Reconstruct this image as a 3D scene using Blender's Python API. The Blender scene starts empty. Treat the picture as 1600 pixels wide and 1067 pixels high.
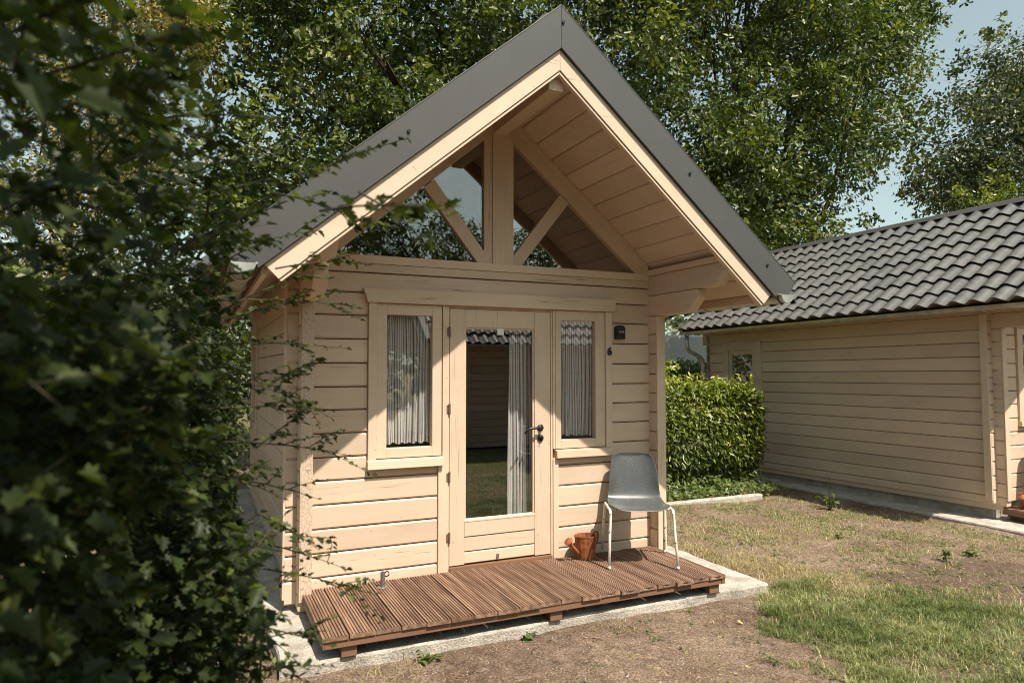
import bpy, math, random
import numpy as np
from mathutils import Vector, Matrix, Euler
random.seed(7)
rng = np.random.default_rng(11)
SC = bpy.context.scene
COL = SC.collection

# ------------------------------------------------------------------ camera
CAM = np.array([-1.6087, -4.9426, 1.5206]); FPX = 1066.3355
_yw, _pt, _rl = (math.radians(a) for a in (24.5248, 2.2672, -0.0188))
CF = np.array([math.sin(_yw)*math.cos(_pt), math.cos(_yw)*math.cos(_pt), math.sin(_pt)])
_R = np.array([math.cos(_yw), -math.sin(_yw), 0.0]); _U = np.cross(_R, CF)
CR = _R*math.cos(_rl)+_U*math.sin(_rl); CU = -_R*math.sin(_rl)+_U*math.cos(_rl)
cam = bpy.data.cameras.new('camera'); camo = bpy.data.objects.new('camera', cam); COL.objects.link(camo)
camo.matrix_world = Matrix(((CR[0], CU[0], -CF[0], CAM[0]), (CR[1], CU[1], -CF[1], CAM[1]), (CR[2], CU[2], -CF[2], CAM[2]), (0, 0, 0, 1)))
cam.sensor_width = 36.0; cam.lens = FPX/1600*36; cam.clip_start = 0.05; cam.clip_end = 900
cam.dof.use_dof = True; cam.dof.focus_distance = 7.2; cam.dof.aperture_fstop = 3.6
SC.camera = camo

# ------------------------------------------------------------------ sky and sun
TO_SUN = Vector((0.135, -0.50, 0.862)).normalized()
ELEV = math.asin(TO_SUN.z); AZ = math.atan2(TO_SUN.x, TO_SUN.y)
W = bpy.data.worlds.new('World'); SC.world = W; W.use_nodes = True
nt = W.node_tree; nt.nodes.clear()
sky = nt.nodes.new('ShaderNodeTexSky'); sky.sky_type = 'NISHITA'; sky.sun_disc = False
sky.sun_elevation = ELEV; sky.sun_rotation = AZ; sky.air_density = 1.0; sky.dust_density = 2.0; sky.ozone_density = 1.0
hsv = nt.nodes.new('ShaderNodeHueSaturation'); hsv.inputs['Saturation'].default_value = 0.60
tn = nt.nodes.new('ShaderNodeMix'); tn.data_type = 'RGBA'; tn.blend_type = 'MULTIPLY'; tn.inputs[0].default_value = 1.0; tn.inputs[7].default_value = (0.97, 1.06, 0.90, 1)
bg = nt.nodes.new('ShaderNodeBackground'); bg.inputs['Strength'].default_value = 0.102
wo = nt.nodes.new('ShaderNodeOutputWorld')
nt.links.new(sky.outputs[0], hsv.inputs['Color']); nt.links.new(hsv.outputs[0], tn.inputs[6]); nt.links.new(tn.outputs[2], bg.inputs[0]); nt.links.new(bg.outputs[0], wo.inputs[0])
sl = bpy.data.lights.new('sun', 'SUN'); sl.energy = 4.5; sl.angle = math.radians(0.53); sl.color = (1.0, 0.90, 0.77)
so = bpy.data.objects.new('sun', sl); COL.objects.link(so); so.location = (2, -8, 12)
so.rotation_euler = TO_SUN.to_track_quat('Z', 'Y').to_euler()
SC.view_settings.view_transform = 'Standard'; SC.view_settings.look = 'None'
SC.view_settings.exposure = 0.86; SC.view_settings.gamma = 1.0; SC.view_settings.use_curve_mapping = False
try:
    SC.cycles.filter_width = 1.05; SC.cycles.max_bounces = 12; SC.cycles.diffuse_bounces = 6; SC.cycles.transparent_max_bounces = 16; SC.cycles.use_denoising = True
    SC.cycles.sample_clamp_indirect = 6.0; SC.cycles.caustics_reflective = False; SC.cycles.caustics_refractive = False
except Exception:
    pass

def ray(px, py):
    return CF + CR*(px-800)/FPX + CU*(533.5-py)/FPX
def at(px, py, d):
    "world point seen at photo pixel (px, py), d metres along the optical axis"
    return Vector(CAM + ray(px, py)*d)
def project(P):
    D = np.asarray(P, float) - CAM
    k = D @ CF
    return 800+FPX*(D @ CR)/k, 533.5-FPX*(D @ CU)/k, k

# ------------------------------------------------------------------ materials
def newmat(name):
    m = bpy.data.materials.new(name); m.use_nodes = True
    n = m.node_tree.nodes; n.clear()
    out = n.new('ShaderNodeOutputMaterial'); p = n.new('ShaderNodeBsdfPrincipled')
    m.node_tree.links.new(p.outputs[0], out.inputs[0])
    return m, n, m.node_tree.links, p, out
def N(n, t, **kw):
    x = n.new('ShaderNode'+t)
    for k, v in kw.items():
        if k in x.inputs: x.inputs[k].default_value = v
        else: setattr(x, k, v)
    return x
def ramp(n, stops):
    r = n.new('ShaderNodeValToRGB'); e = r.color_ramp.elements
    while len(e) < len(stops): e.new(0.5)
    for i, (p, c) in enumerate(stops):
        e[i].position = p
        e[i].color = (c, c, c, 1) if not hasattr(c, '__len__') else (*c, 1)
    return r
def mixc(n, l, fac, a, b, mode='MIX'):
    m = n.new('ShaderNodeMix'); m.data_type = 'RGBA'; m.blend_type = mode
    for s, v in ((m.inputs[0], fac), (m.inputs[6], a), (m.inputs[7], b)):
        if hasattr(v, 'is_output') or isinstance(v, bpy.types.NodeSocket): l.new(v, s)
        elif hasattr(v, '__len__'): s.default_value = (*v[:3], 1)
        else: s.default_value = v
    return m.outputs[2]
def math_(n, l, op, a, b=None):
    m = n.new('ShaderNodeMath'); m.operation = op
    for s, v in ((m.inputs[0], a), (m.inputs[1], b)):
        if v is None: continue
        if isinstance(v, bpy.types.NodeSocket): l.new(v, s)
        else: s.default_value = v
    return m.outputs[0]
def coords(n, l, scale, per_object=True):
    tc = n.new('ShaderNodeTexCoord'); mp = n.new('ShaderNodeMapping'); mp.inputs['Scale'].default_value = scale
    l.new(tc.outputs['Object'], mp.inputs[0])
    if per_object:
        oi = n.new('ShaderNodeObjectInfo')
        v = n.new('ShaderNodeVectorMath'); v.operation = 'SCALE'; v.inputs[0].default_value = (37.0, 19.0, 53.0)
        l.new(oi.outputs['Random'], v.inputs['Scale']); l.new(v.outputs[0], mp.inputs['Location'])
    return mp.outputs[0]

PAINT = (0.640, 0.494, 0.374)
def paint_mat(name, axis, crack=0.5, col=PAINT, crackle=False):
    "cream paint on softwood; axis is the way the grain runs"
    m, n, l, p, out = newmat(name)
    s = [34.0, 34.0, 34.0]; s[axis] = 1.1
    c = coords(n, l, s)
    nz = N(n, 'TexNoise', Scale=1.0, Detail=5.0, Roughness=0.6); l.new(c, nz.inputs['Vector'])
    oi = n.new('ShaderNodeObjectInfo')
    tone = math_(n, l, 'MULTIPLY_ADD', oi.outputs['Random'], 0.15); 
    tone.node.inputs[2].default_value = 0.91
    r0 = ramp(n, [(0.25, 0.95), (0.7, 1.01)]); l.new(nz.outputs['Fac'], r0.inputs[0])
    base = mixc(n, l, 1.0, col, r0.outputs[0], 'MULTIPLY')
    hv = n.new('ShaderNodeHueSaturation'); l.new(base, hv.inputs['Color']); l.new(tone, hv.inputs['Value'])
    # fine drying cracks that run with the grain, in patches
    s2 = [125.0, 125.0, 125.0]; s2[axis] = 2.6
    c2 = coords(n, l, s2)
    cz = N(n, 'TexNoise', Scale=1.0, Detail=3.0, Roughness=0.55, Distortion=0.4); l.new(c2, cz.inputs['Vector'])
    cr = ramp(n, [(0.33, 1.0), (0.375, 0.0)]); l.new(cz.outputs['Fac'], cr.inputs[0])
    s3 = [3.5, 3.5, 9.0]; s3[axis] = 1.3
    c3 = coords(n, l, s3)
    pz = N(n, 'TexNoise', Scale=1.0, Detail=2.0); l.new(c3, pz.inputs['Vector'])
    pr = ramp(n, [(0.50, 0.0), (0.64, 0.9)]); l.new(pz.outputs['Fac'], pr.inputs[0])
    mask = math_(n, l, 'MULTIPLY', cr.outputs[0], pr.outputs[0])
    mask = math_(n, l, 'MULTIPLY', mask, crack)
    # old knots and chips
    kz = N(n, 'TexVoronoi', Scale=1.0); c4 = coords(n, l, (9, 9, 9)); l.new(c4, kz.inputs['Vector'])
    kr = ramp(n, [(0.035, 0.5), (0.065, 0.0)]); l.new(kz.outputs['Distance'], kr.inputs[0])
    mk = math_(n, l, 'MAXIMUM', mask, kr.outputs[0])
    if crackle:
        ez = N(n, 'TexVoronoi', Scale=1.0); ez.feature = 'DISTANCE_TO_EDGE'; c6 = coords(n, l, (42, 42, 30)); l.new(c6, ez.inputs['Vector'])
        er = ramp(n, [(0.015, 0.6), (0.05, 0.0)]); l.new(ez.outputs['Distance'], er.inputs[0]); mk = math_(n, l, 'MAXIMUM', mk, er.outputs[0])
    # soft dirt
    dz = N(n, 'TexNoise', Scale=1.0, Detail=4.0); c5 = coords(n, l, (2.2, 2.2, 3.4)); l.new(c5, dz.inputs['Vector'])
    dr = ramp(n, [(0.32, 0.90), (0.62, 1.0)]); l.new(dz.outputs['Fac'], dr.inputs[0])
    colr = mixc(n, l, 1.0, hv.outputs[0], dr.outputs[0], 'MULTIPLY')
    colr = mixc(n, l, mk, colr, (0.16, 0.10, 0.06))
    l.new(colr, p.inputs['Base Color'])
    p.inputs['Roughness'].default_value = 0.55; p.inputs['Specular IOR Level'].default_value = 0.35
    b = N(n, 'Bump', Strength=0.35, Distance=0.004)
    h = math_(n, l, 'SUBTRACT', math_(n, l, 'MULTIPLY', nz.outputs['Fac'], 0.35), mk)
    l.new(h, b.inputs['Height']); l.new(b.outputs[0], p.inputs['Normal'])
    return m
def plain(name, col, rough=0.6, metal=0.0, noise=0.15, scale=30.0, bump=0.1, spec=0.4, vary=0.0):
    m, n, l, p, out = newmat(name)
    c = coords(n, l, (scale,)*3)
    nz = N(n, 'TexNoise', Scale=1.0, Detail=5.0, Roughness=0.6); l.new(c, nz.inputs['Vector'])
    r = ramp(n, [(0.3, 1-noise), (0.7, 1+noise)]); l.new(nz.outputs['Fac'], r.inputs[0])
    cc = mixc(n, l, 1.0, col, r.outputs[0], 'MULTIPLY')
    if vary:
        oi = n.new('ShaderNodeObjectInfo'); t = math_(n, l, 'MULTIPLY_ADD', oi.outputs['Random'], 2*vary); t.node.inputs[2].default_value = 1-vary
        hv = n.new('ShaderNodeHueSaturation'); l.new(cc, hv.inputs['Color']); l.new(t, hv.inputs['Value']); cc = hv.outputs[0]
        q = N(n, 'TexNoise', Scale=1.0, Detail=5.0, Roughness=0.7); l.new(coords(n, l, (26, 26, 26)), q.inputs['Vector'])
        rq = ramp(n, [(0.60, 0.0), (0.70, 0.5)]); l.new(q.outputs['Fac'], rq.inputs[0]); cc = mixc(n, l, rq.outputs[0], cc, (0.20, 0.20, 0.17))
    l.new(cc, p.inputs['Base Color'])
    p.inputs['Roughness'].default_value = rough; p.inputs['Metallic'].default_value = metal
    p.inputs['Specular IOR Level'].default_value = spec
    if bump:
        b = N(n, 'Bump', Strength=bump, Distance=0.004); l.new(nz.outputs['Fac'], b.inputs['Height']); l.new(b.outputs[0], p.inputs['Normal'])
    return m
def speckle(name, a, b, rough=0.9, s1=3.0, s2=120.0, bump=0.5, c3=None):
    "stony or earthy surface: broad patches, fine speckle, bump"
    m, n, l, p, out = newmat(name)
    v1 = coords(n, l, (s1,)*3, False); v2 = coords(n, l, (s2,)*3, False)
    n1 = N(n, 'TexNoise', Scale=1.0, Detail=6.0, Roughness=0.65); l.new(v1, n1.inputs['Vector'])
    n2 = N(n, 'TexNoise', Scale=1.0, Detail=3.0, Roughness=0.7); l.new(v2, n2.inputs['Vector'])
    r1 = ramp(n, [(0.35, 0.0), (0.65, 1.0)]); l.new(n1.outputs['Fac'], r1.inputs[0])
    col = mixc(n, l, r1.outputs[0], a, b)
    r2 = ramp(n, [(0.3, 0.55), (0.7, 1.3)]); l.new(n2.outputs['Fac'], r2.inputs[0])
    col = mixc(n, l, 1.0, col, r2.outputs[0], 'MULTIPLY')
    if c3:
        n3 = N(n, 'TexNoise', Scale=1.0, Detail=4.0); v3 = coords(n, l, (0.9,)*3, False); l.new(v3, n3.inputs['Vector'])
        r3 = ramp(n, [(0.48, 0.0), (0.68, 0.7)]); l.new(n3.outputs['Fac'], r3.inputs[0])
        col = mixc(n, l, r3.outputs[0], col, c3)
    l.new(col, p.inputs['Base Color']); p.inputs['Roughness'].default_value = rough; p.inputs['Specular IOR Level'].default_value = 0.2
    bb = N(n, 'Bump', Strength=bump, Distance=0.012)
    l.new(math_(n, l, 'ADD', n1.outputs['Fac'], n2.outputs['Fac']), bb.inputs['Height']); l.new(bb.outputs[0], p.inputs['Normal'])
    return m
def leaf_mat(name, stops, trans=0.35, rough=0.45, spec=0.5):
    m, n, l, p, out = newmat(name)
    a = n.new('ShaderNodeAttribute'); a.attribute_name = 'tint'
    r = ramp(n, stops); l.new(a.outputs['Fac'], r.inputs[0])
    l.new(r.outputs[0], p.inputs['Base Color']); p.inputs['Roughness'].default_value = rough
    p.inputs['Specular IOR Level'].default_value = spec
    t = n.new('ShaderNodeBsdfTranslucent')
    hv = N(n, 'HueSaturation', Saturation=1.25, Value=1.5); l.new(r.outputs[0], hv.inputs['Color']); l.new(hv.outputs[0], t.inputs[0])
    mx = n.new('ShaderNodeMixShader'); mx.inputs[0].default_value = trans
    l.new(p.outputs[0], mx.inputs[1]); l.new(t.outputs[0], mx.inputs[2]); l.new(mx.outputs[0], out.inputs[0])
    return m
def glass_mat(name, f0, tint=0.9):
    m, n, l, p, out = newmat(name); n.remove(p)
    lw = n.new('ShaderNodeLayerWeight'); lw.inputs[0].default_value = 0.5
    f5 = math_(n, l, 'POWER', lw.outputs['Facing'], 4.0)
    f = math_(n, l, 'MULTIPLY_ADD', f5, 1-f0); f.node.inputs[2].default_value = f0
    t = n.new('ShaderNodeBsdfTransparent'); t.inputs[0].default_value = (tint, tint, tint, 1)
    g = n.new('ShaderNodeBsdfGlossy'); g.inputs['Roughness'].default_value = 0.0; g.inputs[0].default_value = (1, 1, 1, 1)
    mx = n.new('ShaderNodeMixShader'); ge = n.new('ShaderNodeNewGeometry'); f = math_(n, l, 'MULTIPLY', f, math_(n, l, 'SUBTRACT', 1.0, ge.outputs['Backfacing']))
    l.new(f, mx.inputs[0]); l.new(t.outputs[0], mx.inputs[1]); l.new(g.outputs[0], mx.inputs[2])
    l.new(mx.outputs[0], out.inputs[0])
    return m
def curtain_mat():
    m, n, l, p, out = newmat('striped_curtain')
    a = n.new('ShaderNodeAttribute'); a.attribute_name = 'tint'
    fr = math_(n, l, 'FRACT', math_(n, l, 'MULTIPLY', a.outputs['Fac'], 21.0))
    r = ramp(n, [(0.0, (0.12, 0.13, 0.14)), (0.30, (0.12, 0.13, 0.14)), (0.36, (0.86, 0.82, 0.81)), (0.94, (0.88, 0.84, 0.83)), (1.0, (0.12, 0.13, 0.14))])
    l.new(fr, r.inputs[0]); l.new(r.outputs[0], p.inputs['Base Color']); p.inputs['Roughness'].default_value = 0.9
    t = n.new('ShaderNodeBsdfTranslucent'); l.new(r.outputs[0], t.inputs[0])
    mx = n.new('ShaderNodeMixShader'); mx.inputs[0].default_value = 0.15
    l.new(p.outputs[0], mx.inputs[1]); l.new(t.outputs[0], mx.inputs[2]); l.new(mx.outputs[0], out.inputs[0])
    return m
def shell_mat():
    m, n, l, p, out = newmat('scuffed_grey_plastic')
    c = coords(n, l, (1, 1, 1), False)
    v = N(n, 'TexNoise', Scale=26.0, Detail=6.0, Roughness=0.7, Distortion=2.5); l.new(c, v.inputs['Vector'])
    r = ramp(n, [(0.585, 0.0), (0.605, 1.0), (0.625, 0.0)]); l.new(v.outputs['Fac'], r.inputs[0])
    v2 = N(n, 'TexNoise', Scale=7.0, Detail=3.0); l.new(c, v2.inputs['Vector'])
    r2 = ramp(n, [(0.45, 0.0), (0.62, 0.45)]); l.new(v2.outputs['Fac'], r2.inputs[0])
    col = mixc(n, l, math_(n, l, 'MULTIPLY', r.outputs[0], r2.outputs[0]), (0.075, 0.080, 0.082), (0.42, 0.42, 0.41))
    l.new(col, p.inputs['Base Color']); p.inputs['Roughness'].default_value = 0.30
    return m
def chipped_mat():
    m, n, l, p, out = newmat('chipped_white_paint')
    c = coords(n, l, (1, 1, 1), False)
    v = N(n, 'TexNoise', Scale=38.0, Detail=3.0); l.new(c, v.inputs['Vector'])
    r = ramp(n, [(0.64, 0.0), (0.66, 1.0)]); l.new(v.outputs['Fac'], r.inputs[0])
    l.new(mixc(n, l, r.outputs[0], (0.78, 0.74, 0.67), (0.09, 0.055, 0.04)), p.inputs['Base Color']); p.inputs['Roughness'].default_value = 0.4
    return m
def rust_mat():
    m, n, l, p, out = newmat('rusty_metal')
    c = coords(n, l, (1, 1, 1), False)
    v = N(n, 'TexNoise', Scale=22.0, Detail=7.0, Roughness=0.7); l.new(c, v.inputs['Vector'])
    r = ramp(n, [(0.3, (0.075, 0.03, 0.018)), (0.5, (0.25, 0.08, 0.03)), (0.68, (0.44, 0.165, 0.055))]); l.new(v.outputs['Fac'], r.inputs[0])
    l.new(r.outputs[0], p.inputs['Base Color']); p.inputs['Roughness'].default_value = 0.65; p.inputs['Metallic'].default_value = 0.25
    b = N(n, 'Bump', Strength=0.4, Distance=0.003); l.new(v.outputs['Fac'], b.inputs['Height']); l.new(b.outputs[0], p.inputs['Normal'])
    return m
def deck_mat(name, checker):
    m, n, l, p, out = newmat(name)
    c = coords(n, l, (30, 1.6, 30))
    nz = N(n, 'TexNoise', Scale=1.0, Detail=5.0, Roughness=0.65); l.new(c, nz.inputs['Vector'])
    r = ramp(n, [(0.3, (0.085, 0.045, 0.030)), (0.5, (0.20, 0.115, 0.075)), (0.72, (0.36, 0.235, 0.16))]); l.new(nz.outputs['Fac'], r.inputs[0])
    oi = n.new('ShaderNodeObjectInfo')
    t = math_(n, l, 'MULTIPLY_ADD', oi.outputs['Random'], 0.34); t.node.inputs[2].default_value = 0.80
    hv = N(n, 'HueSaturation', Saturation=0.95); l.new(r.outputs[0], hv.inputs['Color']); l.new(t, hv.inputs['Value'])
    l.new(hv.outputs[0], p.inputs['Base Color']); p.inputs['Roughness'].default_value = 0.7; p.inputs['Specular IOR Level'].default_value = 0.25
    b = N(n, 'Bump', Strength=0.3, Distance=0.003); l.new(nz.outputs['Fac'], b.inputs['Height']); l.new(b.outputs[0], p.inputs['Normal'])
    return m

def earth_mat():
    m, n, l, p, out = newmat('bare_earth')
    a = n.new('ShaderNodeAttribute'); a.attribute_name = 'tint'; b_ = n.new('ShaderNodeAttribute'); b_.attribute_name = 'bare'
    def nz(s, d=5.0, r=0.65):
        q = N(n, 'TexNoise', Scale=1.0, Detail=d, Roughness=r); l.new(coords(n, l, (s,)*3, False), q.inputs['Vector']); return q.outputs['Fac']
    n1 = nz(1.7); n2 = nz(14.0); n3 = nz(75.0, 4.0, 0.75); n4 = nz(230.0, 2.0)
    r1 = ramp(n, [(0.36, 0.0), (0.64, 1.0)]); l.new(n1, r1.inputs[0])
    col = mixc(n, l, r1.outputs[0], (0.150, 0.100, 0.072), (0.255, 0.188, 0.138))
    r2 = ramp(n, [(0.35, 0.72), (0.65, 1.2)]); l.new(n2, r2.inputs[0]); col = mixc(n, l, 1.0, col, r2.outputs[0], 'MULTIPLY')
    r3 = ramp(n, [(0.36, 0.36), (0.5, 0.95), (0.66, 1.75)]); l.new(n3, r3.inputs[0]); col = mixc(n, l, 1.0, col, r3.outputs[0], 'MULTIPLY')
    r4 = ramp(n, [(0.3, 0.7), (0.7, 1.3)]); l.new(n4, r4.inputs[0]); col = mixc(n, l, 1.0, col, r4.outputs[0], 'MULTIPLY')
    col = mixc(n, l, math_(n, l, 'MULTIPLY', b_.outputs['Fac'], 0.6), col, (0.095, 0.066, 0.05))
    col = mixc(n, l, math_(n, l, 'MULTIPLY', a.outputs['Fac'], 0.75), col, (0.075, 0.085, 0.03))
    l.new(col, p.inputs['Base Color']); p.inputs['Roughness'].default_value = 0.95; p.inputs['Specular IOR Level'].default_value = 0.15
    bb = N(n, 'Bump', Strength=0.9, Distance=0.02)
    l.new(math_(n, l, 'ADD', math_(n, l, 'MULTIPLY', n2, 1.2), n3), bb.inputs['Height']); l.new(bb.outputs[0], p.inputs['Normal'])
    return m
M = {}
M['paint_x'] = paint_mat('cream_paint_along', 0, 0.85)
M['paint_y'] = paint_mat('cream_paint_across', 1)
M['paint_z'] = paint_mat('cream_paint_upright', 2, 0.6)
M['crackle'] = None
M['core'] = plain('bare_shadow_gap_wood', (0.12, 0.075, 0.045), 0.9)
M['flash'] = plain('grey_coated_sheet', (0.064, 0.063, 0.061), 0.42, 0.0, 0.10, 2.2, 0.0, 0.5)
M['tile'] = plain('grey_roof_tile', (0.082, 0.080, 0.077), 0.34, 0.0, 0.3, 11.0, 0.15, 0.6, 0.16)
M['dim_tile'] = plain('dimmed_roof_tile', (0.075, 0.072, 0.07), 0.5, 0.0, 0.2, 14.0, 0.1, 0.4)  # copy of the roof tile, colour darkened to dim the reflected roof
M['zinc'] = plain('weathered_zinc', (0.50, 0.49, 0.46), 0.38, 0.7, 0.25, 9.0, 0.05)
M['dark_metal'] = plain('dark_metal', (0.025, 0.025, 0.027), 0.35, 0.5, 0.1, 60, 0.0)
M['black_plastic'] = plain('black_plastic', (0.014, 0.014, 0.015), 0.4, 0.0, 0.1, 60, 0.0)
M['steel'] = plain('galvanised_steel', (0.30, 0.30, 0.30), 0.4, 0.8, 0.15, 60, 0.05)
M['white'] = plain('white_plastic', (0.72, 0.72, 0.70), 0.5, 0, 0.03, 20, 0.0)
M['old_brass'] = plain('tarnished_hinge', (0.20, 0.14, 0.09), 0.45, 0.4, 0.3, 60)
M['beam'] = paint_mat('brown_deck_beam', 0, 0.8, (0.20, 0.112, 0.07))
M['deck'] = deck_mat('ribbed_deck_wood', False)
M['inside'] = plain('dim_room_boards', (0.085, 0.062, 0.045), 0.8, 0, 0.2, 12, 0.1)  # dimness of the room is put into this dark board colour
M['curtain'] = curtain_mat()
M['glass'] = glass_mat('window_glass', 0.25, 0.98)
M['shell'] = shell_mat(); M['chipped'] = chipped_mat(); M['rust'] = rust_mat()
M['concrete'] = speckle('old_concrete', (0.33, 0.30, 0.26), (0.58, 0.53, 0.47), 0.9, 6.0, 85.0, 0.9)
M['bark'] = speckle('bark', (0.045, 0.034, 0.024), (0.11, 0.085, 0.055), 0.9, 6.0, 40.0, 0.8)
M['twig'] = plain('green_brown_twig', (0.045, 0.038, 0.02), 0.7, 0, 0.3, 40)
M['oak'] = leaf_mat('oak_leaf', [(0.0, (0.032, 0.052, 0.016)), (0.5, (0.080, 0.110, 0.028)), (1.0, (0.20, 0.215, 0.055))], 0.3, 0.42, 0.45)
M['birch'] = leaf_mat('birch_leaf', [(0.0, (0.05, 0.058, 0.014)), (0.5, (0.19, 0.17, 0.045)), (1.0, (0.46, 0.36, 0.14))], 0.3)
M['far_leaf'] = leaf_mat('grey_green_leaf', [(0.0, (0.035, 0.052, 0.024)), (0.6, (0.085, 0.105, 0.045)), (1.0, (0.19, 0.19, 0.07))], 0.3)
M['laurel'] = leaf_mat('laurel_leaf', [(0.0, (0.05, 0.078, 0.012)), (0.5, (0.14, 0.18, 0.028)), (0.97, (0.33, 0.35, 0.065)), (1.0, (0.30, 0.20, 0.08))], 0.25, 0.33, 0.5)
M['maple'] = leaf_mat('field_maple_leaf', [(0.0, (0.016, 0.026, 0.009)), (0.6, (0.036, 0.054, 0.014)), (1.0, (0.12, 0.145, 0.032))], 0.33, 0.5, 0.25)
M['weed'] = leaf_mat('weed_leaf', [(0.0, (0.05, 0.09, 0.02)), (1.0, (0.14, 0.18, 0.05))], 0.3)
M['grass'] = leaf_mat('green_grass_blade', [(0.0, (0.06, 0.095, 0.025)), (0.45, (0.14, 0.175, 0.055)), (0.75, (0.29, 0.30, 0.125)), (1.0, (0.52, 0.47, 0.26))], 0.3, 0.5, 0.3)
M['straw'] = leaf_mat('dry_grass_blade', [(0.0, (0.16, 0.15, 0.05)), (0.5, (0.36, 0.29, 0.14)), (1.0, (0.52, 0.43, 0.25))], 0.2, 0.7, 0.2)
M['dirt'] = earth_mat()
M['pebble'] = speckle('pebble', (0.25, 0.2, 0.16), (0.5, 0.44, 0.38), 0.8, 8.0, 60.0, 0.2)
M['soil'] = plain('dark_soil', (0.05, 0.035, 0.025), 0.95)
M['pale'] = plain('pale_enamel', (0.62, 0.60, 0.55), 0.5)
M['van'] = plain('pale_grey_van_paint', (0.76, 0.79, 0.80), 0.35, 0, 0.05, 3, 0.0)
M['dark_glass'] = plain('dark_tinted_glass', (0.02, 0.022, 0.025), 0.08, 0, 0.0, 3, 0.0, 0.6)
M['timber'] = paint_mat('dark_tarred_timber', 0, 0.5, (0.035, 0.03, 0.028))
M['log_end'] = paint_mat('cracked_end_paint', 2, 0.9, PAINT, True)
M['net'] = plain('white_net_curtain', (0.72, 0.71, 0.68), 0.9, 0, 0.05, 20, 0.0)

# ------------------------------------------------------------------ mesh helpers
class MB:
    def __init__(s): s.v = []; s.f = []; s.t = []
    def quadstrip(s, rings, closed=True, caps=True):
        b = len(s.v); k = len(rings[0])
        for r in rings: s.v += [tuple(p) for p in r]
        for i in range(len(rings)-1):
            for j in range(k if closed else k-1):
                a = b+i*k+j; c = b+i*k+(j+1) % k
                s.f.append((a, c, c+k, a+k))
        if caps and closed:
            s.f.append(tuple(b+j for j in range(k))[::-1]); s.f.append(tuple(b+(len(rings)-1)*k+j for j in range(k)))
        return s
    def box(s, x0, x1, y0, y1, z0, z1):
        return s.quadstrip([[(x0, y0, z0), (x1, y0, z0), (x1, y1, z0), (x0, y1, z0)], [(x0, y0, z1), (x1, y0, z1), (x1, y1, z1), (x0, y1, z1)]])
    def prism(s, poly, axis, a, b):
        "polygon in the two other axes, pushed along axis from a to b"
        def P(q, t):
            return [(t, q[0], q[1]), (q[0], t, q[1]), (q[0], q[1], t)][axis]
        return s.quadstrip([[P(q, a) for q in poly], [P(q, b) for q in poly]])
    def tube(s, path, r, n=8, caps=True):
        path = [Vector(p) for p in path]; rings = []
        up = Vector((0.13, 0.27, 0.95))
        for i, p in enumerate(path):
            d = (path[min(i+1, len(path)-1)]-path[max(i-1, 0)])
            d = d.normalized() if d.length > 1e-9 else Vector((0, 0, 1))
            x = d.cross(up)
            if x.length < 0.05: x = d.cross(Vector((1, 0, 0)))
            x.normalize(); y = d.cross(x)
            rr = r[i] if hasattr(r, '__len__') else r
            rings.append([p+x*(rr*math.cos(2*math.pi*j/n))+y*(rr*math.sin(2*math.pi*j/n)) for j in range(n)])
        return s.quadstrip(rings, True, caps)
    def lathe(s, prof, centre, n=20, sx=1.0, sy=1.0, caps=True):
        c = Vector(centre)
        return s.quadstrip([[c+Vector((r*sx*math.cos(2*math.pi*j/n), r*sy*math.sin(2*math.pi*j/n), z)) for j in range(n)] for r, z in prof], True, caps)
    def build(s, name, mat, parent=None, smooth=False, bevel=0.0):
        me = bpy.data.meshes.new(name); me.from_pydata([tuple(v) for v in s.v], [], s.f)
        if s.t:
            at_ = me.attributes.new('tint', 'FLOAT', 'POINT'); at_.data.foreach_set('value', s.t)
        if smooth: me.polygons.foreach_set('use_smooth', [True]*len(me.polygons))
        me.materials.append(mat); me.update()
        o = bpy.data.objects.new(name, me); COL.objects.link(o)
        if parent: o.parent = parent
        if bevel:
            b = o.modifiers.new('bevel', 'BEVEL'); b.width = bevel; b.segments = 2; b.limit_method = 'ANGLE'
        return o
def tag(o, label=None, cat=None, group=None, kind=None):
    for k, v in (('label', label), ('category', cat), ('group', group), ('kind', kind)):
        if v: o[k] = v
    return o
def empty(name, loc=(0, 0, 0), rot=(0, 0, 0)):
    o = bpy.data.objects.new(name, None); COL.objects.link(o); o.location = loc; o.rotation_euler = rot; o.empty_display_size = 0.2
    return o
def copy_tree(o, parent=None):
    c = o.copy(); COL.objects.link(c)
    if parent: c.parent = parent
    for ch in list(o.children): copy_tree(ch, c)
    return c
def link_copy(o, loc, parent=None, rot=None):
    c = bpy.data.objects.new(o.name.split('.')[0], o.data); COL.objects.link(c); c.location = loc
    if rot: c.rotation_euler = rot
    if parent: c.parent = parent
    return c

def mesh_np(name, verts, faces_n, loops, mat, parent=None, tint=None, smooth=False):
    "verts (V,3); every face has faces_n corners; loops flat index array"
    me = bpy.data.meshes.new(name); nv = len(verts); nl = len(loops); nf = nl//faces_n
    me.vertices.add(nv); me.vertices.foreach_set('co', np.ascontiguousarray(verts, dtype=np.float32).ravel())
    me.loops.add(nl); me.loops.foreach_set('vertex_index', np.ascontiguousarray(loops, dtype=np.int32))
    me.polygons.add(nf); me.polygons.foreach_set('loop_start', np.arange(nf, dtype=np.int32)*faces_n)
    if tint is not None:
        a = me.attributes.new('tint', 'FLOAT', 'POINT'); a.data.foreach_set('value', np.ascontiguousarray(tint, dtype=np.float32))
    if smooth: me.polygons.foreach_set('use_smooth', np.ones(nf, dtype=bool))
    me.materials.append(mat); me.update(calc_edges=True)
    o = bpy.data.objects.new(name, me); COL.objects.link(o)
    if parent: o.parent = parent
    return o
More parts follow.
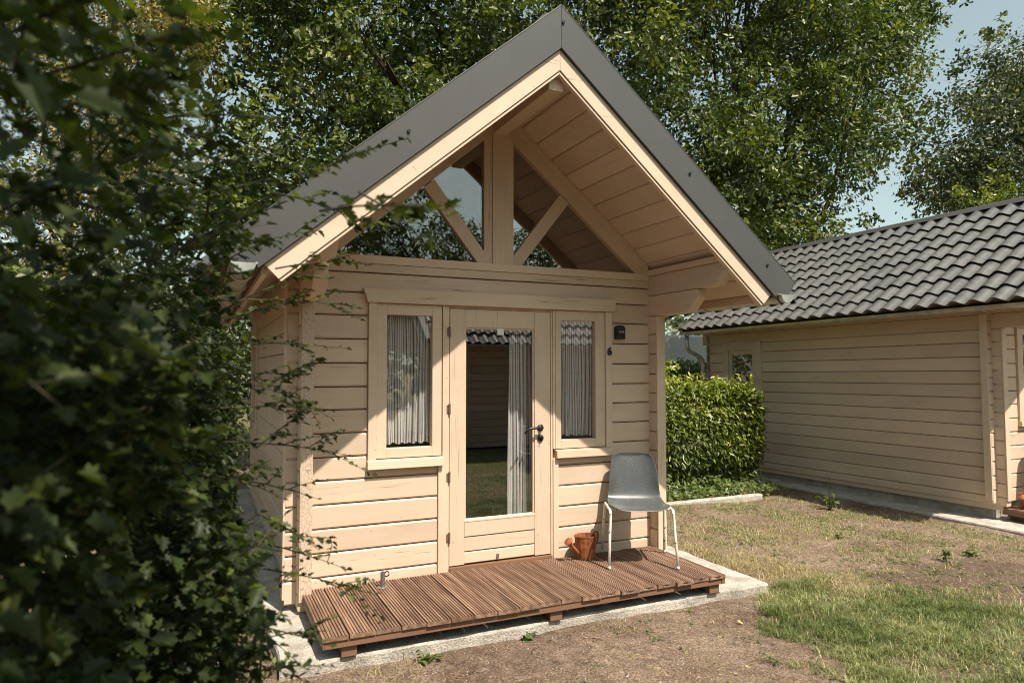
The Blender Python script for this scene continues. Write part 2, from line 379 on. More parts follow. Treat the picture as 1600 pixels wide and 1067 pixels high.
# leaf outlines: right half, from stalk to tip (x across, y along)
def leaf_template(half, fold=0.18, droop=0.12):
    v = []; k = len(half)
    for x, y in half: v.append((x, y, abs(x)*fold-droop*y*y))
    for x, y in half[1:-1]: v.append((-x, y, abs(x)*fold-droop*y*y))
    right = list(range(k)); left = [0]+[k+i for i in range(k-2)]+[k-1]
    return np.array(v, float), [right, left[::-1]]
OAK_LEAF = leaf_template([(0, 0), (.22, .30), (.12, .42), (.32, .66), (.16, .82), (0, 1)], 0.3)
SIMPLE_LEAF = leaf_template([(0, 0), (.20, .28), (.23, .55), (0, 1)])
LONG_LEAF = leaf_template([(0, 0), (.14, .25), (.16, .55), (0, 1)], 0.25, 0.25)
MAPLE_LEAF = leaf_template([(0, 0.0), (.12, .16), (.33, .24), (.25, .36), (.42, .56), (.25, .55), (.19, .62), (.25, .82), (.11, .82), (0, 1)], 0.35, 0.25)
def frames(nrm, fwd):
    nrm = nrm/np.linalg.norm(nrm, axis=1, keepdims=True)
    fwd = fwd-(fwd*nrm).sum(1, keepdims=True)*nrm
    fwd = fwd/np.maximum(np.linalg.norm(fwd, axis=1, keepdims=True), 1e-6)
    return np.cross(fwd, nrm), fwd, nrm
def leaves(name, pos, nrm, fwd, size, tint, template, mat, parent=None):
    T, F = template; k = len(T); n = len(pos)
    X, Y, Z = frames(nrm, fwd)
    s = size[:, None, None]
    V = pos[:, None, :]+s*(T[None, :, 0:1]*X[:, None, :]+T[None, :, 1:2]*Y[:, None, :]+T[None, :, 2:3]*Z[:, None, :])
    fl = np.array(F, int).ravel(); L = (np.arange(n)[:, None]*k+fl[None, :]).ravel()
    return mesh_np(name, V.reshape(-1, 3), len(F[0]), L, mat, parent, np.repeat(tint, k))
def clump_leaves(centres, radii, per, size, up=0.5, rngx=rng, jitter=0.3, flat=0.75):
    "leaves gathered in uneven clumps: denser to the outside of each clump, gaps between"
    P = []; Nn = []; Fw = []; T = []
    for c, r in zip(centres, radii):
        n = max(4, int(per*r*r*rngx.uniform(0.7, 1.3)))
        # each clump is itself made of sprays
        ns = max(2, n//13); d = rngx.normal(size=(ns, 3)); d /= np.linalg.norm(d, axis=1, keepdims=True)
        sp = c+d*(r*rngx.uniform(0.35, 1.0, (ns, 1))**0.6)*np.array([1, 1, flat])
        idx = rngx.integers(0, ns, n)
        off = rngx.normal(size=(n, 3))*r*0.15
        P.append(sp[idx]+off); sn = rngx.normal(size=(ns, 3))*0.45; w = rngx.normal(size=(n, 3))*0.5+sn[idx]; w[:, 2] += up; w += d[idx]*0.5
        Nn.append(w); f = rngx.normal(size=(n, 3))*0.6+d[idx]*0.9; f[:, 2] -= 0.25; Fw.append(f)
        T.append(np.clip(rngx.normal(0.45, 0.22)+rngx.normal(0, 0.16, ns)[idx]+rngx.normal(0, 0.14, n), 0, 1))
    P = np.concatenate(P); n = len(P)
    return P, np.concatenate(Nn), np.concatenate(Fw), size*rngx.uniform(0.7, 1.25, n), np.concatenate(T)

# ------------------------------------------------------------------ ground
def in_poly(x, y, poly):
    r = np.zeros(np.shape(x), bool); j = len(poly)-1
    for i in range(len(poly)):
        xi, yi = poly[i]; xj, yj = poly[j]
        c = ((yi > y) != (yj > y)) & (x < (xj-xi)*(y-yi)/(yj-yi+1e-12)+xi)
        r ^= c; j = i
    return r
def vnoise(x, y, s, seed=0):
    "cheap smooth value noise on a lattice"
    x = np.asarray(x)*s; y = np.asarray(y)*s
    xi = np.floor(x).astype(int); yi = np.floor(y).astype(int); fx = x-xi; fy = y-yi
    fx = fx*fx*(3-2*fx); fy = fy*fy*(3-2*fy)
    def h(a, b):
        n = (a*374761393+b*668265263+seed*982451653) & 0x7fffffff
        n = ((n ^ (n >> 13))*1274126177) & 0x7fffffff
        return ((n ^ (n >> 16)) & 0xffff)/65535.0
    return (h(xi, yi)*(1-fx)+h(xi+1, yi)*fx)*(1-fy)+(h(xi, yi+1)*(1-fx)+h(xi+1, yi+1)*fx)*fy
GZ = -0.215
def ground_z(x, y):
    x = np.asarray(x, float); y = np.asarray(y, float)
    t = np.clip((x-2.6)/3.9, 0, 1); drop = 0.095*t*t*(3-2*t)*np.clip((y+9)/5, 0, 1)      # the yard falls a little towards the next cabin
    return GZ-drop+0.020*(vnoise(x, y, 0.9, 1)-0.5)+0.018*(vnoise(x, y, 2.6, 2)-0.5)+0.010*(vnoise(x, y, 8, 3)-0.5)+0.006*(vnoise(x, y, 21, 5)-0.5)
gx = np.concatenate([[-260, -120, -60, -30, -16, -9], np.arange(-5, 8.01, 0.05), [9, 11, 15, 22, 40, 80, 150, 280]])
gy = np.concatenate([[-220, -100, -50, -28, -18, -13, -10], np.arange(-9, 6.01, 0.05), [7, 8.5, 11, 15, 22, 40, 80, 160, 300]])
XX, YY = np.meshgrid(gx, gy, indexing='ij'); ZZ = ground_z(XX, YY)
nx, ny = XX.shape
ii, jj = np.meshgrid(np.arange(nx-1), np.arange(ny-1), indexing='ij'); a = (ii*ny+jj).ravel()
GL = np.stack([a, a+ny, a+ny+1, a+1], 1).ravel()
g = mesh_np('ground', np.stack([XX, YY, ZZ], -1).reshape(-1, 3), 4, GL, M['dirt'], None, None, True)
tag(g, kind='structure')

SLAB_Z = -0.14
sb = MB()
def rough_slab(mb, x0, x1, y0, y1, z0, z1, step=0.12, amp=0.012, seed=0):
    "concrete slab with a slightly ragged rim"
    r = random.Random(seed); pts = []
    def edge(a, b):
        n = max(2, int(math.dist(a, b)/step))
        for i in range(n):
            t = i/n; j = amp if i else amp*0.4
            pts.append((a[0]+(b[0]-a[0])*t+r.uniform(-j, j), a[1]+(b[1]-a[1])*t+r.uniform(-j, j)))
    c = [(x0, y0), (x1, y0), (x1, y1), (x0, y1)]
    for i in range(4): edge(c[i], c[(i+1) % 4])
    cx, cy = (x0+x1)/2, (y0+y1)/2
    top = [(cx+(x-cx)*(1-0.008/abs(x1-x0)*2), cy+(y-cy)*(1-0.008/abs(y1-y0)*2), z1) for x, y in pts]
    mb.quadstrip([[(x, y, z0) for x, y in pts], [(x, y, z1-0.012-r.random()*0.006) for x, y in pts], top])
rough_slab(sb, -1.18, 2.42, -0.89, 5.25, -0.42, SLAB_Z, seed=3)
tag(sb.build('concrete_slab', M['concrete']), kind='structure')
sb = MB(); rough_slab(sb, 6.64, 7.3, 0.62, 5.2, -0.5, -0.283, seed=4); rough_slab(sb, 6.58, 11.2, -0.95, 0.612, -0.5, -0.268, seed=5)
tag(sb.build('concrete_path', M['concrete']), kind='structure')
sb = MB(); rough_slab(sb, 2.425, 5.45, 2.24, 2.33, -0.45, -0.205, 0.1, 0.012, 6)
tag(sb.build('concrete_edging', M['concrete']), kind='structure')

# ------------------------------------------------------------------ cabins
XA = 0.5377; S = 0.8458
XL0, XL1, XR1, XR0 = -0.988, -0.897, 1.96, 2.051
JZ = [-0.10, 0.061, 0.228, 0.395, 0.563, 0.730, 0.893, 1.061, 1.226, 1.39, 1.56, 1.733, 1.906, 2.074, 2.221]
DEEP = 4.86; REND = 5.04
def log_profile(z0, z1, y0=0.0, y1=0.045, c=0.010, g=0.0037, both=False):
    z0 += g; z1 -= g
    p = [(y1, z0), (y0+c, z0), (y0, z0+c), (y0, z1-c), (y0+c, z1), (y1, z1)]
    if both: p = [(y1-c, z0), (y0+c, z0), (y0, z0+c), (y0, z1-c), (y0+c, z1), (y1-c, z1), (y1, z1-c), (y1, z0+c)]
    return p
def slope_poly(sg, ztop, zbot, x0t, x0b, x1t, x1b):
    "strip along one roof slope in the xz plane; x are offsets from the ridge"
    f = lambda x, z: (XA+sg*x, z-S*x)
    return [f(x0b, zbot), f(x1b, zbot), f(x1t, ztop), f(x0t, ztop)]
def curtain(name, x0, x1, z0, z1, y, folds, parent, seed=0, flare=0.0):
    r = random.Random(seed); mb = MB(); n = folds*10; rows = 7
    ph = [r.uniform(0, 6.28) for _ in range(3)]
    for j in range(rows+1):
        t = j/rows; z = z1+(z0-z1)*t
        for i in range(n+1):
            u = i/n
            x = x0+(x1-x0)*u + flare*t*(u-0.5) + 0.006*math.sin(9*u+4*t+ph[0])
            d = 0.024*math.sin(u*folds*2*math.pi+ph[1]+0.5*math.sin(3*t)+1.3*math.sin(u*8+ph[0]))+0.010*math.sin(u*folds*4.7+ph[2]+t)
            mb.v.append((x, y+d*(0.6+0.4*t), z+0.006*math.sin(u*folds*6.28)*(t == 1))); mb.t.append(u*(x1-x0)/0.34*0.95+seed*0.37)
    w = n+1
    for j in range(rows):
        for i in range(n): a = j*w+i; mb.f.append((a, a+1, a+w+1, a+w))
    return mb.build(name, M['curtain'], parent, True)
TILE_W, TILE_RUN = 0.2205, 0.262
def tile_mb(sg, x_up, y0, rows=1, cols=1, seg=8, top=3.925):
    "pressed roof tile: wavy across, stepped at its lower lip. x_up = offset of upper edge from ridge"
    mb = MB(); nl = Vector((sg*S, 0, 1)).normalized()
    for rr in range(rows):
        for cc in range(cols):
            b = len(mb.v)
            for (xo, lift) in ((x_up+rr*TILE_RUN, 0.000), (x_up+(rr+1)*TILE_RUN, 0.034), (x_up+(rr+1)*TILE_RUN+0.0005, 0.0335), (x_up+(rr+1)*TILE_RUN-0.022, -0.006)):
                for k in range(seg+1):
                    u = k/seg; w = 0.5-0.5*math.cos(2*math.pi*u); w = w**0.8
                    h = lift+0.064*(w-0.5)
                    mb.v.append(Vector((XA+sg*xo, y0+(cc+u)*TILE_W, top-S*xo))+nl*h)
            k = seg+1
            for rrow in (0, 2):
                for q in range(seg):
                    a = b+rrow*k+q; f = (a, a+1, a+k+1, a+k)
                    mb.f.append(f if sg < 0 else f[::-1])
    return mb
def build_cabin(name, label, loc, rot, tiles_each=False, main=False, full=True):
    root = empty(name, loc, rot)
    tag(root, label, 'cabin')
    # ---- front wall
    c = MB()
    for (a, b, z0, z1) in ((-0.99, 0.02, -0.1, 0.80), (1.055, 2.05, -0.1, 0.80), (-0.99, -0.51, 0.8, 2.0), (1.575, 2.05, 0.8, 2.0), (-0.99, 2.05, 2.0, 2.34)):
        c.box(a, b, 0.047, 0.06, z0, z1)
    wall = c.build('front_wall', M['core'], root)
    E0, E1 = -1.063, 2.126
    def plank(segs, nm='plank', mat='paint_x'):
        mb = MB()
        for (x0, x1, z0, z1) in segs: mb.prism(log_profile(z0, z1), 0, x0, x1)
        return mb.build(nm, M[mat], wall)
    for i in range(len(JZ)-1):
        z0, z1 = JZ[i], JZ[i+1]
        if z1 <= 0.74:
            plank([(E0, 0.028, z0, z1)]); plank([(1.055, E1, z0, z1)])
        elif z0 < 0.80:
            plank([(E0, -0.507, z0, z1), (-0.507, 0.028, z0, 0.80)]); plank([(1.571, E1, z0, z1), (1.055, 1.571, z0, 0.803)])
        elif z1 <= 1.91:
            plank([(E0, -0.507, z0, z1)]); plank([(1.571, E1, z0, z1)])
        elif z0 < 2.0:
            plank([(E0, -0.507, z0, z1), (-0.507, 1.571, 2.02, z1)]); plank([(1.571, E1, z0, z1)])
        else:
            plank([(E0, E1, z0, z1)])
    # ---- side walls of stacked logs, ends run on past the corner
    for sg, (x0, x1) in ((-1, (XL0, XL1)), (1, (XR1, XR0))):
        c = MB(); c.box(x0+0.03, x1-0.03, 0.05, DEEP, -0.1, 2.33)
        sw = c.build('side_wall', M['core'], root)
        zz = [-0.12]+[z+0.0835 for z in JZ[:12]]+[1.977]
        win = (sg < 0)
        def slog(y0, y1, z0, z1, end=None):
            mb = MB(); mb.prism([(q, z) for q, z in log_profile(z0, z1, x0, x1, 0.009, 0.003, True)], 1, y0, y1)
            return mb.build('plank', M['paint_y'], sw)
        for i in range(len(zz)-1):
            if zz[i+1]-zz[i] < 0.02: continue
            if win and 0.70 < (zz[i]+zz[i+1])/2 < 1.87:
                slog(-0.10, 3.70, zz[i], zz[i+1]); slog(4.44, DEEP+0.1, zz[i], zz[i+1])
            else:
                slog(-0.10, DEEP+0.1, zz[i], zz[i+1])
        mb = MB(); mb.prism([(-0.535, 1.977), (DEEP+0.2, 1.977), (DEEP+0.2, 2.151), (-0.652, 2.151), (-0.652, 2.087)], 0, x0, x1)
        mb.build('bracket_log', M['paint_y'], sw, bevel=0.004)
        mb = MB(); mb.prism([(-0.87, 2.156), (DEEP+0.2, 2.156), (DEEP+0.2, 2.325), (-0.975, 2.325), (-0.975, 2.26)], 0, x0-0.003, x1+0.003)
        mb.build('bracket_log', M['paint_y'], sw, bevel=0.004)
        xi = x1 if sg < 0 else x0
        mb = MB(); mb.box(min(xi, xi-sg*0.02), max(xi, xi-sg*0.02), -0.972, -0.002, 2.328, 2.375)
        mb.build('cove_strip', M['paint_y'], sw)
        mb = MB(); mb.box(x0+0.004, x1-0.002, -0.118, -0.1005, -0.055, 1.975)
        mb.build('corner_board', M['log_end' if sg < 0 and main else 'paint_z'], sw, bevel=0.004)
        if win or sg > 0:                                   # cover board on the front wall's log ends
            e = E0 if sg < 0 else E1
            mb = MB(); mb.box(min(e, e+sg*0.016), max(e, e+sg*0.016), 0.001, 0.085, -0.06, 2.15)
            cb = mb.build('corner_board', M['paint_z'], wall, bevel=0.003)
            if sg < 0 and tiles_each:
                mb = MB(); mb.tube([(e-0.0025, 0, 0), (e+0.002, 0, 0)], 0.0055, 6); n0 = mb.build('nail', M['dark_metal'], wall); n0.location = (0, 0.03, 0.15)
                for zz_ in JZ[2:14]:
                    for yy_, dz in ((0.028, 0.0), (0.043, -0.02), (0.058, 0.0)): link_copy(n0, (0, yy_, zz_+dz), wall)
    # left side window
    win_y0, win_y1, wz0, wz1 = 3.70, 4.44, 0.70, 1.88
    f = MB()
    for (a, b, z0, z1, d) in ((win_y0-0.08, win_y0+0.06, wz0-0.05, wz1+0.12, 0), (win_y1-0.06, win_y1+0.08, wz0-0.05, wz1+0.12, 0), (win_y0+0.06, win_y1-0.06, wz1-0.02, wz1+0.12, 0), (win_y0+0.06, win_y1-0.06, wz0-0.05, wz0+0.06, 0),
                              (win_y0+0.062, win_y0+0.13, wz0+0.06, wz1-0.022, 0.02), (win_y1-0.13, win_y1-0.062, wz0+0.06, wz1-0.022, 0.02), (win_y0+0.13, win_y1-0.13, wz1-0.10, wz1-0.022, 0.02), (win_y0+0.13, win_y1-0.13, wz0+0.06, wz0+0.13, 0.02)):
        f.box(XL0-0.022+d, XL0+0.06, a, b, z0, z1)
    sw_ = f.build('side_window', M['paint_z'], root, bevel=0.003)
    mb = MB(); mb.box(XL0+0.022, XL0+0.028, win_y0+0.12, win_y1-0.12, wz0+0.12, wz1-0.09); mb.build('pane', M['glass'], sw_)
    mb = MB(); n = 60
    for j in (0, 1):
        for i in range(n+1):
            u = i/n; mb.v.append((XL0+0.062+0.02*math.sin(u*38), win_y0+0.24+u*0.42, (wz1, wz0)[j])); mb.t.append(u*1.6)
    for i in range(n): mb.f.append((i, i+1, n+2+i, n+1+i))
    mb.build('curtain', M['net'], sw_, True)
    # ---- back wall, floor, inner lining
    mb = MB(); mb.prism([(XL0, -0.1), (XR0, -0.1), (XR0, 2.32), (XA, 2.32+S*(XR0-XA)), (XL0, 2.32)], 1, DEEP, DEEP+0.08)
    mb.build('back_wall', M['paint_x'], root)
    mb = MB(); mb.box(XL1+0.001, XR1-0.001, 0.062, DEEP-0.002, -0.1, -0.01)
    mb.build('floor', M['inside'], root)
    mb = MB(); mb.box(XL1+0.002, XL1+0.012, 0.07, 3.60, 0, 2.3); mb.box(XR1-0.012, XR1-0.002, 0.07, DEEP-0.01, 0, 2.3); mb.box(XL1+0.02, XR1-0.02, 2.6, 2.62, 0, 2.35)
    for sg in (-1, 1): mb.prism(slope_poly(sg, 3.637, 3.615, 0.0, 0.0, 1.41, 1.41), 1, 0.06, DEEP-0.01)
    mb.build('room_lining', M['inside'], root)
    # ---- windows beside the door
    def window(x0, x1, g0, g1, ct, fl, seed):
        fb = MB()
        f0, f1 = (x0+0.062, x1-0.004) if ct < 0 else (x0+0.004, x1-0.065)
        fb.box(f0, g0, -0.012, 0.05, 0.868, 1.998); fb.box(g1, f1, -0.012, 0.05, 0.868, 1.998)
        fb.box(g0, g1, -0.0115, 0.05, 1.917, 1.998); fb.box(g0, g1, -0.0115, 0.05, 0.868, 0.938)
        w = fb.build('window', M['paint_z'], root, bevel=0.003)
        mb = MB(); mb.box(g0-0.01, g1+0.01, 0.018, 0.024, 0.93, 1.925); mb.build('pane', M['glass'], w)
        mb = MB()
        if ct < 0: mb.box(x0, x0+0.06, -0.026, 0.045, 0.858, 1.999)
        else: mb.box(x1-0.062, x1, -0.026, 0.045, 0.858, 1.999)
        mb.build('casing', M['paint_z'], w, bevel=0.003)
        mb = MB(); mb.prism([(-0.05, 0.795), (0.03, 0.795), (0.03, 0.866), (-0.045, 0.855)], 0, x0 if ct > 0 else x0-0.005, x1+0.004 if ct < 0 else x1)
        mb.build('sill', M['paint_x'], w, bevel=0.003)
        mb = MB(); mb.box(g0-0.03, g1+0.07, 0.05, 0.16, 0.90, 0.928); mb.build('inner_sill', M['paint_x'], w)
        curtain('curtain', g0-0.005, g1+(0.02 if ct < 0 else 0.075), 0.962, 1.95, 0.085, 6, w, seed)
        return w
    window(-0.503, 0.060, -0.366, -0.018, -1, 0, 1)
    window(1.028, 1.570, 1.084, 1.412, 1, 0, 2)
    # ---- posts and head over the three openings
    fr = MB(); fr.box(0.0301, 0.085, -0.018, 0.046, -0.045, 0.794); fr.box(0.0621, 0.0845, -0.018, 0.046, 0.795, 1.999); fr.box(0.0855, 0.118, -0.008, 0.046, -0.045, 1.999)
    fr.box(0.990, 1.006, -0.008, 0.046, -0.045, 1.999); fr.box(1.0065, 1.0270, -0.018, 0.046, 0.868, 1.999); fr.box(1.0065, 1.0545, -0.018, 0.046, -0.045, 0.794)
    fr.box(0.119, 0.9895, -0.004, 0.046, 1.985, 1.999)
    dfm = fr.build('door_frame', M['paint_z'], root, bevel=0.003)
    mb = MB(); mb.prism([(-0.548, 2.104), (-0.512, 2.001), (1.578, 2.001), (1.600, 2.015), (1.600, 2.104)], 1, -0.042, -0.0005)
    mb.build('head_board', M['paint_x'], dfm, bevel=0.003)
    mb = MB(); mb.box(0.118, 0.99, -0.03, 0.05, -0.045, 0.022); mb.build('threshold', M['beam'], dfm)
    # ---- door leaf
    D0, D1, DT, DB = 0.122, 0.986, 1.981, 0.030
    GX0, GX1, GZ0, GZ1 = 0.246, 0.842, 0.362, 1.838
    d = MB(); d.box(D0, GX0-0.002, -0.006, 0.04, DB, DT); d.box(GX1+0.002, D1, -0.006, 0.04, DB, DT)
    d.box(GX0-0.001, GX1+0.001, -0.0055, 0.04, GZ1, DT); d.box(GX0-0.001, GX1+0.001, -0.0055, 0.04, 0.2395, GZ0)
    door = d.build('door', M['paint_z'], root, bevel=0.003)
    for z0, z1 in ((DB, 0.122), (0.122, 0.238)):
        mb = MB(); mb.prism(log_profile(z0, z1, 0.0, 0.035, 0.006), 0, GX0, GX1); mb.build('plank', M['paint_x'], door)
    mb = MB(); mb.box(GX0-0.005, GX1+0.005, 0.017, 0.023, GZ0-0.005, GZ1+0.005); mb.build('pane', M['glass'], door)
    mb = MB()
    for a in ((GX0, GX0+0.012, GZ0, GZ1), (GX1-0.012, GX1, GZ0, GZ1)): mb.box(a[0], a[1], 0.004, 0.0165, a[2], a[3])
    mb.box(GX0+0.0125, GX1-0.0125, 0.004, 0.0165, GZ1-0.012, GZ1); mb.prism([(-0.008, GZ0-0.012), (0.0165, GZ0-0.012), (0.0165, GZ0+0.010), (-0.008, GZ0-0.002)], 0, GX0-0.006, GX1+0.006)
    mb.build('glazing_bead', M['paint_z'], door)
    mb = MB(); mb.tube([(0.893, -0.045, 1.045), (0.893, -0.004, 1.045)], 0.013, 12); mb.tube([(0.893, -0.006, 1.045), (0.893, -0.014, 1.045)], 0.027, 18)
    mb.tube([(0.897, -0.048, 1.046), (0.86, -0.052, 1.047), (0.78, -0.054, 1.044), (0.757, -0.052, 1.033), (0.735, -0.046, 1.003)], [0.011, 0.0105, 0.0095, 0.009, 0.007], 10)
    mb.build('handle', M['dark_metal'], door, True)
    mb = MB(); mb.tube([(0.893, -0.006, 0.962), (0.893, -0.018, 0.962)], 0.026, 18); mb.tube([(0.893, -0.018, 0.966), (0.893, -0.026, 0.966)], 0.010, 12); mb.box(0.8905, 0.8955, -0.05, -0.026, 0.955, 0.978)
    mb.build('lock', M['dark_metal'], door, True)
    for z in (1.80, 1.213, 0.70, 0.245):
        mb = MB(); mb.tube([(0.1185, -0.016, z-0.04), (0.1185, -0.016, z+0.04)], 0.0085, 8); mb.box(0.098, 0.1175, -0.0135, -0.0085, z-0.03, z+0.03)
        mb.build('hinge', M['old_brass'], door)
    mb = MB(); mb.box(0.520, 0.575, -0.0005, 0.0155, 1.785, 1.835); mb.build('sensor', M['white'], door)
    mb = MB(); mb.box(0.512, 0.530, -0.0125, -0.0005, 0.048, 0.082); mb.build('latch', M['steel'], door)
    curtain('curtain', 0.665, 0.87, 0.30, 1.90, 0.11, 4, door, 3, 0.03)
    # ---- glazed gable
    mb = MB(); mb.box(XL1+0.003, XR1-0.003, -0.022, 0.05, 2.285, 2.346)
    gw = mb.build('gable_window', M['paint_x'], root, bevel=0.003)
    mb = MB(); mb.box(XL1+0.003, XR1-0.003, -0.012, 0.046, 2.223, 2.2835); mb.build('rail', M['paint_x'], gw, bevel=0.003)
    for x0, x1, yy in ((0.404, 0.471, -0.006), (0.4725, 0.603, -0.020), (0.6045, 0.657, -0.006)):
        mb = MB(); mb.box(x0, x1, yy, 0.05, 2.3465, 3.50); mb.build('post', M['paint_z'], gw)
    for sg in (-1, 1):
        mb = MB(); mb.prism(slope_poly(sg, 3.612, 3.432, 0.0, 0.0, 1.495, 1.283), 1, -0.010, 0.045); mb.build('rake_board', M['paint_x'], gw)
        mb = MB(); mb.prism(slope_poly(sg, 3.611, 3.568, 0.02, 0.02, 1.40, 1.40), 1, -0.034, -0.0105); mb.build('rake_strip', M['paint_x'], gw)
        X = lambda x: XA+sg*(x-XA)
        mb = MB(); mb.prism([(X(1.085), 2.965), (X(1.162), 2.893), (X(0.727), 2.3465), (X(0.655), 2.3465), (X(0.655), 2.415)], 1, -0.008, 0.045); mb.build('strut', M['paint_z'], gw)
        mb = MB(); mb.prism([(X(0.655), 2.41), (X(0.655), 3.335), (X(1.10), 2.96)], 1, 0.016, 0.022); mb.build('pane', M['glass'], gw)
        mb = MB(); mb.prism([(X(0.72), 2.343), (X(1.155), 2.91), (X(1.83), 2.345)], 1, 0.016, 0.022); mb.build('pane', M['glass'], gw)
    # ---- roof
    mb = MB()
    for sg in (-1, 1):
        mb.prism(slope_poly(sg, 3.835 if main else 3.895, 3.640, 0.0, 0.0, 2.05, 1.86), 1, -0.978, REND)
    roof = mb.build('roof', M['core'], root)
    jx = [0.0, 0.052]+[0.186+0.1345*i for i in range(0, 13)]
    for sg in (-1, 1):
        for i in range(len(jx)-1):
            a, b = jx[i]+0.0028, jx[i+1]-0.0028
            if b > 1.82: b = 1.82
            if b-a < 0.03 or a > 1.79: continue
            cc = 0.006
            f = lambda x, z: (XA+sg*x, z-S*x)
            mb = MB(); mb.prism([f(a, 3.638), f(a, 3.615+cc), f(a+cc, 3.615), f(b-cc, 3.615), f(b, 3.615+cc), f(b, 3.638)], 1, -0.962, 0.03 if b < 1.40 else REND-0.03)
            mb.build('soffit_board', M['paint_y'], roof)
        mb = MB(); mb.prism(slope_poly(sg, 3.642, 3.503, 0.0008, 0.0008, 1.838, 1.762), 1, -1.012, -0.980); mb.build('fascia', M['paint_x'], roof, bevel=0.002)
        mb = MB(); mb.prism(slope_poly(sg, 3.4985, 3.479, 0.0008, 0.0008, 1.758, 1.748), 1, -1.004, -0.966); mb.build('fascia_strip', M['paint_x'], roof)
        mb = MB(); mb.prism(slope_poly(sg, 3.938, 3.645, 0.0008, 0.0008, 2.072, 1.935), 1, -1.034, -1.015)
        mb.prism(slope_poly(sg, 3.9395, 3.930, 0.0008, 0.0008, 2.075, 2.072), 1, -1.036, -0.86)
        fl = mb.build('flashing', M['flash'], roof, bevel=0.0015)
        mb = MB(); mb.box(*sorted((XA+sg*1.822, XA+sg*1.850)), -0.97, REND-0.03, 2.035, 2.16); mb.build('eave_board', M['paint_y'], roof)
        # half-round gutter with brackets
        gxc, gzc = XA+sg*1.945, 2.085
        mb = MB(); pr = [(gxc+0.062*math.cos(math.pi+math.pi*k/8), gzc+0.062*math.sin(math.pi+math.pi*k/8)) for k in range(9)]
        pr += [(gxc+0.058*math.cos(2*math.pi-math.pi*k/8), gzc+0.058*math.sin(2*math.pi-math.pi*k/8)) for k in range(9)]
        mb.prism(pr, 1, -1.07, REND+0.05); mb.prism(pr[:9], 1, -1.073, -1.068)
        mb.tube([(gxc-0.064*1, -1.07, gzc), (gxc-0.064, REND+0.05, gzc)], 0.008, 6); mb.tube([(gxc+0.064, -1.07, gzc), (gxc+0.064, REND+0.05, gzc)], 0.008, 6)
        gut = mb.build('gutter', M['zinc'], roof, False)
        for k in range(10):
            yb = -0.82+k*0.64
            mb = MB(); mb.tube([(XA+sg*1.86, yb, 2.10)]+[(gxc+0.067*math.cos(math.pi*(0 if sg < 0 else 1)+ (1 if sg > 0 else -1)*math.pi*k2/8), yb, gzc+0.067*-abs(math.sin(math.pi*k2/8))) for k2 in range(9)], 0.006, 5)
            mb.build('gutter_bracket', M['zinc'], gut)
    mb = MB(); mb.box(0.483, 0.592, -0.955, 0.0, 3.385, 3.555); mb.build('ridge_beam', M['paint_y'], roof, bevel=0.004)
    for (px, sg, xo, zo) in ((0, 1, 0.012, -0.11), (1, 1, 1.05, -0.125), (2, 1, 1.78, -0.125), (3, -1, 1.04, -0.125)):
        x = XA+sg*xo; z = 3.938-S*xo+zo
        mb = MB(); mb.tube([(x, -1.034, z), (x, -1.044, z)], 0.011, 8); mb.build('screw', M['black_plastic'], roof)
    # tiles
    cols, rows = 27, 7
    y00 = -0.95
    if tiles_each:
        t0 = tile_mb(-1, 0.075, y00).build('tile', M['tile'], roof, True)
        for cc in range(cols):
            for rr in range(rows):
                if cc == 0 and rr == 0: continue
                link_copy(t0, (-TILE_RUN*rr, cc*TILE_W, -S*TILE_RUN*rr), roof)
        o = tile_mb(-1, 0.075+rows*TILE_RUN-0.03, y00, 1, cols); 
        b = o.build('eave_tiles', M['tile'], roof, True); b['kind'] = 'stuff'
        o = tile_mb(1, 0.075, y00, rows+1, cols).build('tile_field', M['tile'], roof, True); o['kind'] = 'stuff'
    else:
        for sg in (-1, 1):
            o = tile_mb(sg, 0.075, y00, rows+1, cols, 8, 3.872 if main else 3.925).build('tile_field', M['tile' if main else 'dim_tile'], roof, True); o['kind'] = 'stuff'
    mb = MB(); mb.prism([(XA-0.12, 3.865), (XA-0.05, 3.945), (XA, 3.968), (XA+0.05, 3.945), (XA+0.12, 3.865)], 1, -0.86, REND+0.01); mb.build('ridge_cap', M['flash'], roof)
    mb = MB()
    for sg in (-1, 1): mb.prism(slope_poly(sg, 3.945, 3.645, 0.0, 0.0, 2.07, 1.93), 1, REND+0.002, REND+0.017)
    mb.build('flashing', M['flash'], roof)
    if tiles_each:                                         # this cabin has a flatter roof on taller walls
        for part in (roof, gw): part.scale = (1, 1, 0.86); part.location = (0, 0, 0.42)
        plank([(E0, E1, 2.221, 2.332)])
        mb = MB(); mb.box(XL0+0.06, XR0-0.06, 0.06, DEEP, -0.34, -0.105); mb.build('foundation', M['concrete'], root)
        for x0, x1 in ((XL0, XL1), (XR1, XR0)):
            mb = MB(); mb.prism([(q, z) for q, z in log_profile(2.33, 2.47, x0, x1, 0.008, 0.002, True)], 1, -0.9, DEEP+0.1); mb.build('plank', M['paint_y'], bpy.data.objects[sw.name])
            mb = MB(); mb.box(x0+0.012, x1-0.012, -0.05, DEEP+0.05, -0.175, -0.118); mb.build('sill_log', M['paint_y'], bpy.data.objects[sw.name])
    if not main:
        # downpipe at the back corner
        mb = MB(); gx = XA-1.945
        mb.tube([(gx, 5.0, 2.15), (gx, 5.0, 1.95), (gx+0.05, 4.99, 1.86), (gx+0.30, 4.98, 1.76), (gx+0.345, 4.98, 1.70), (gx+0.35, 4.98, 1.62), (gx+0.35, 4.98, -0.1)], 0.04, 10)
        mb.build('downpipe', M['zinc'], root, True)
    return root

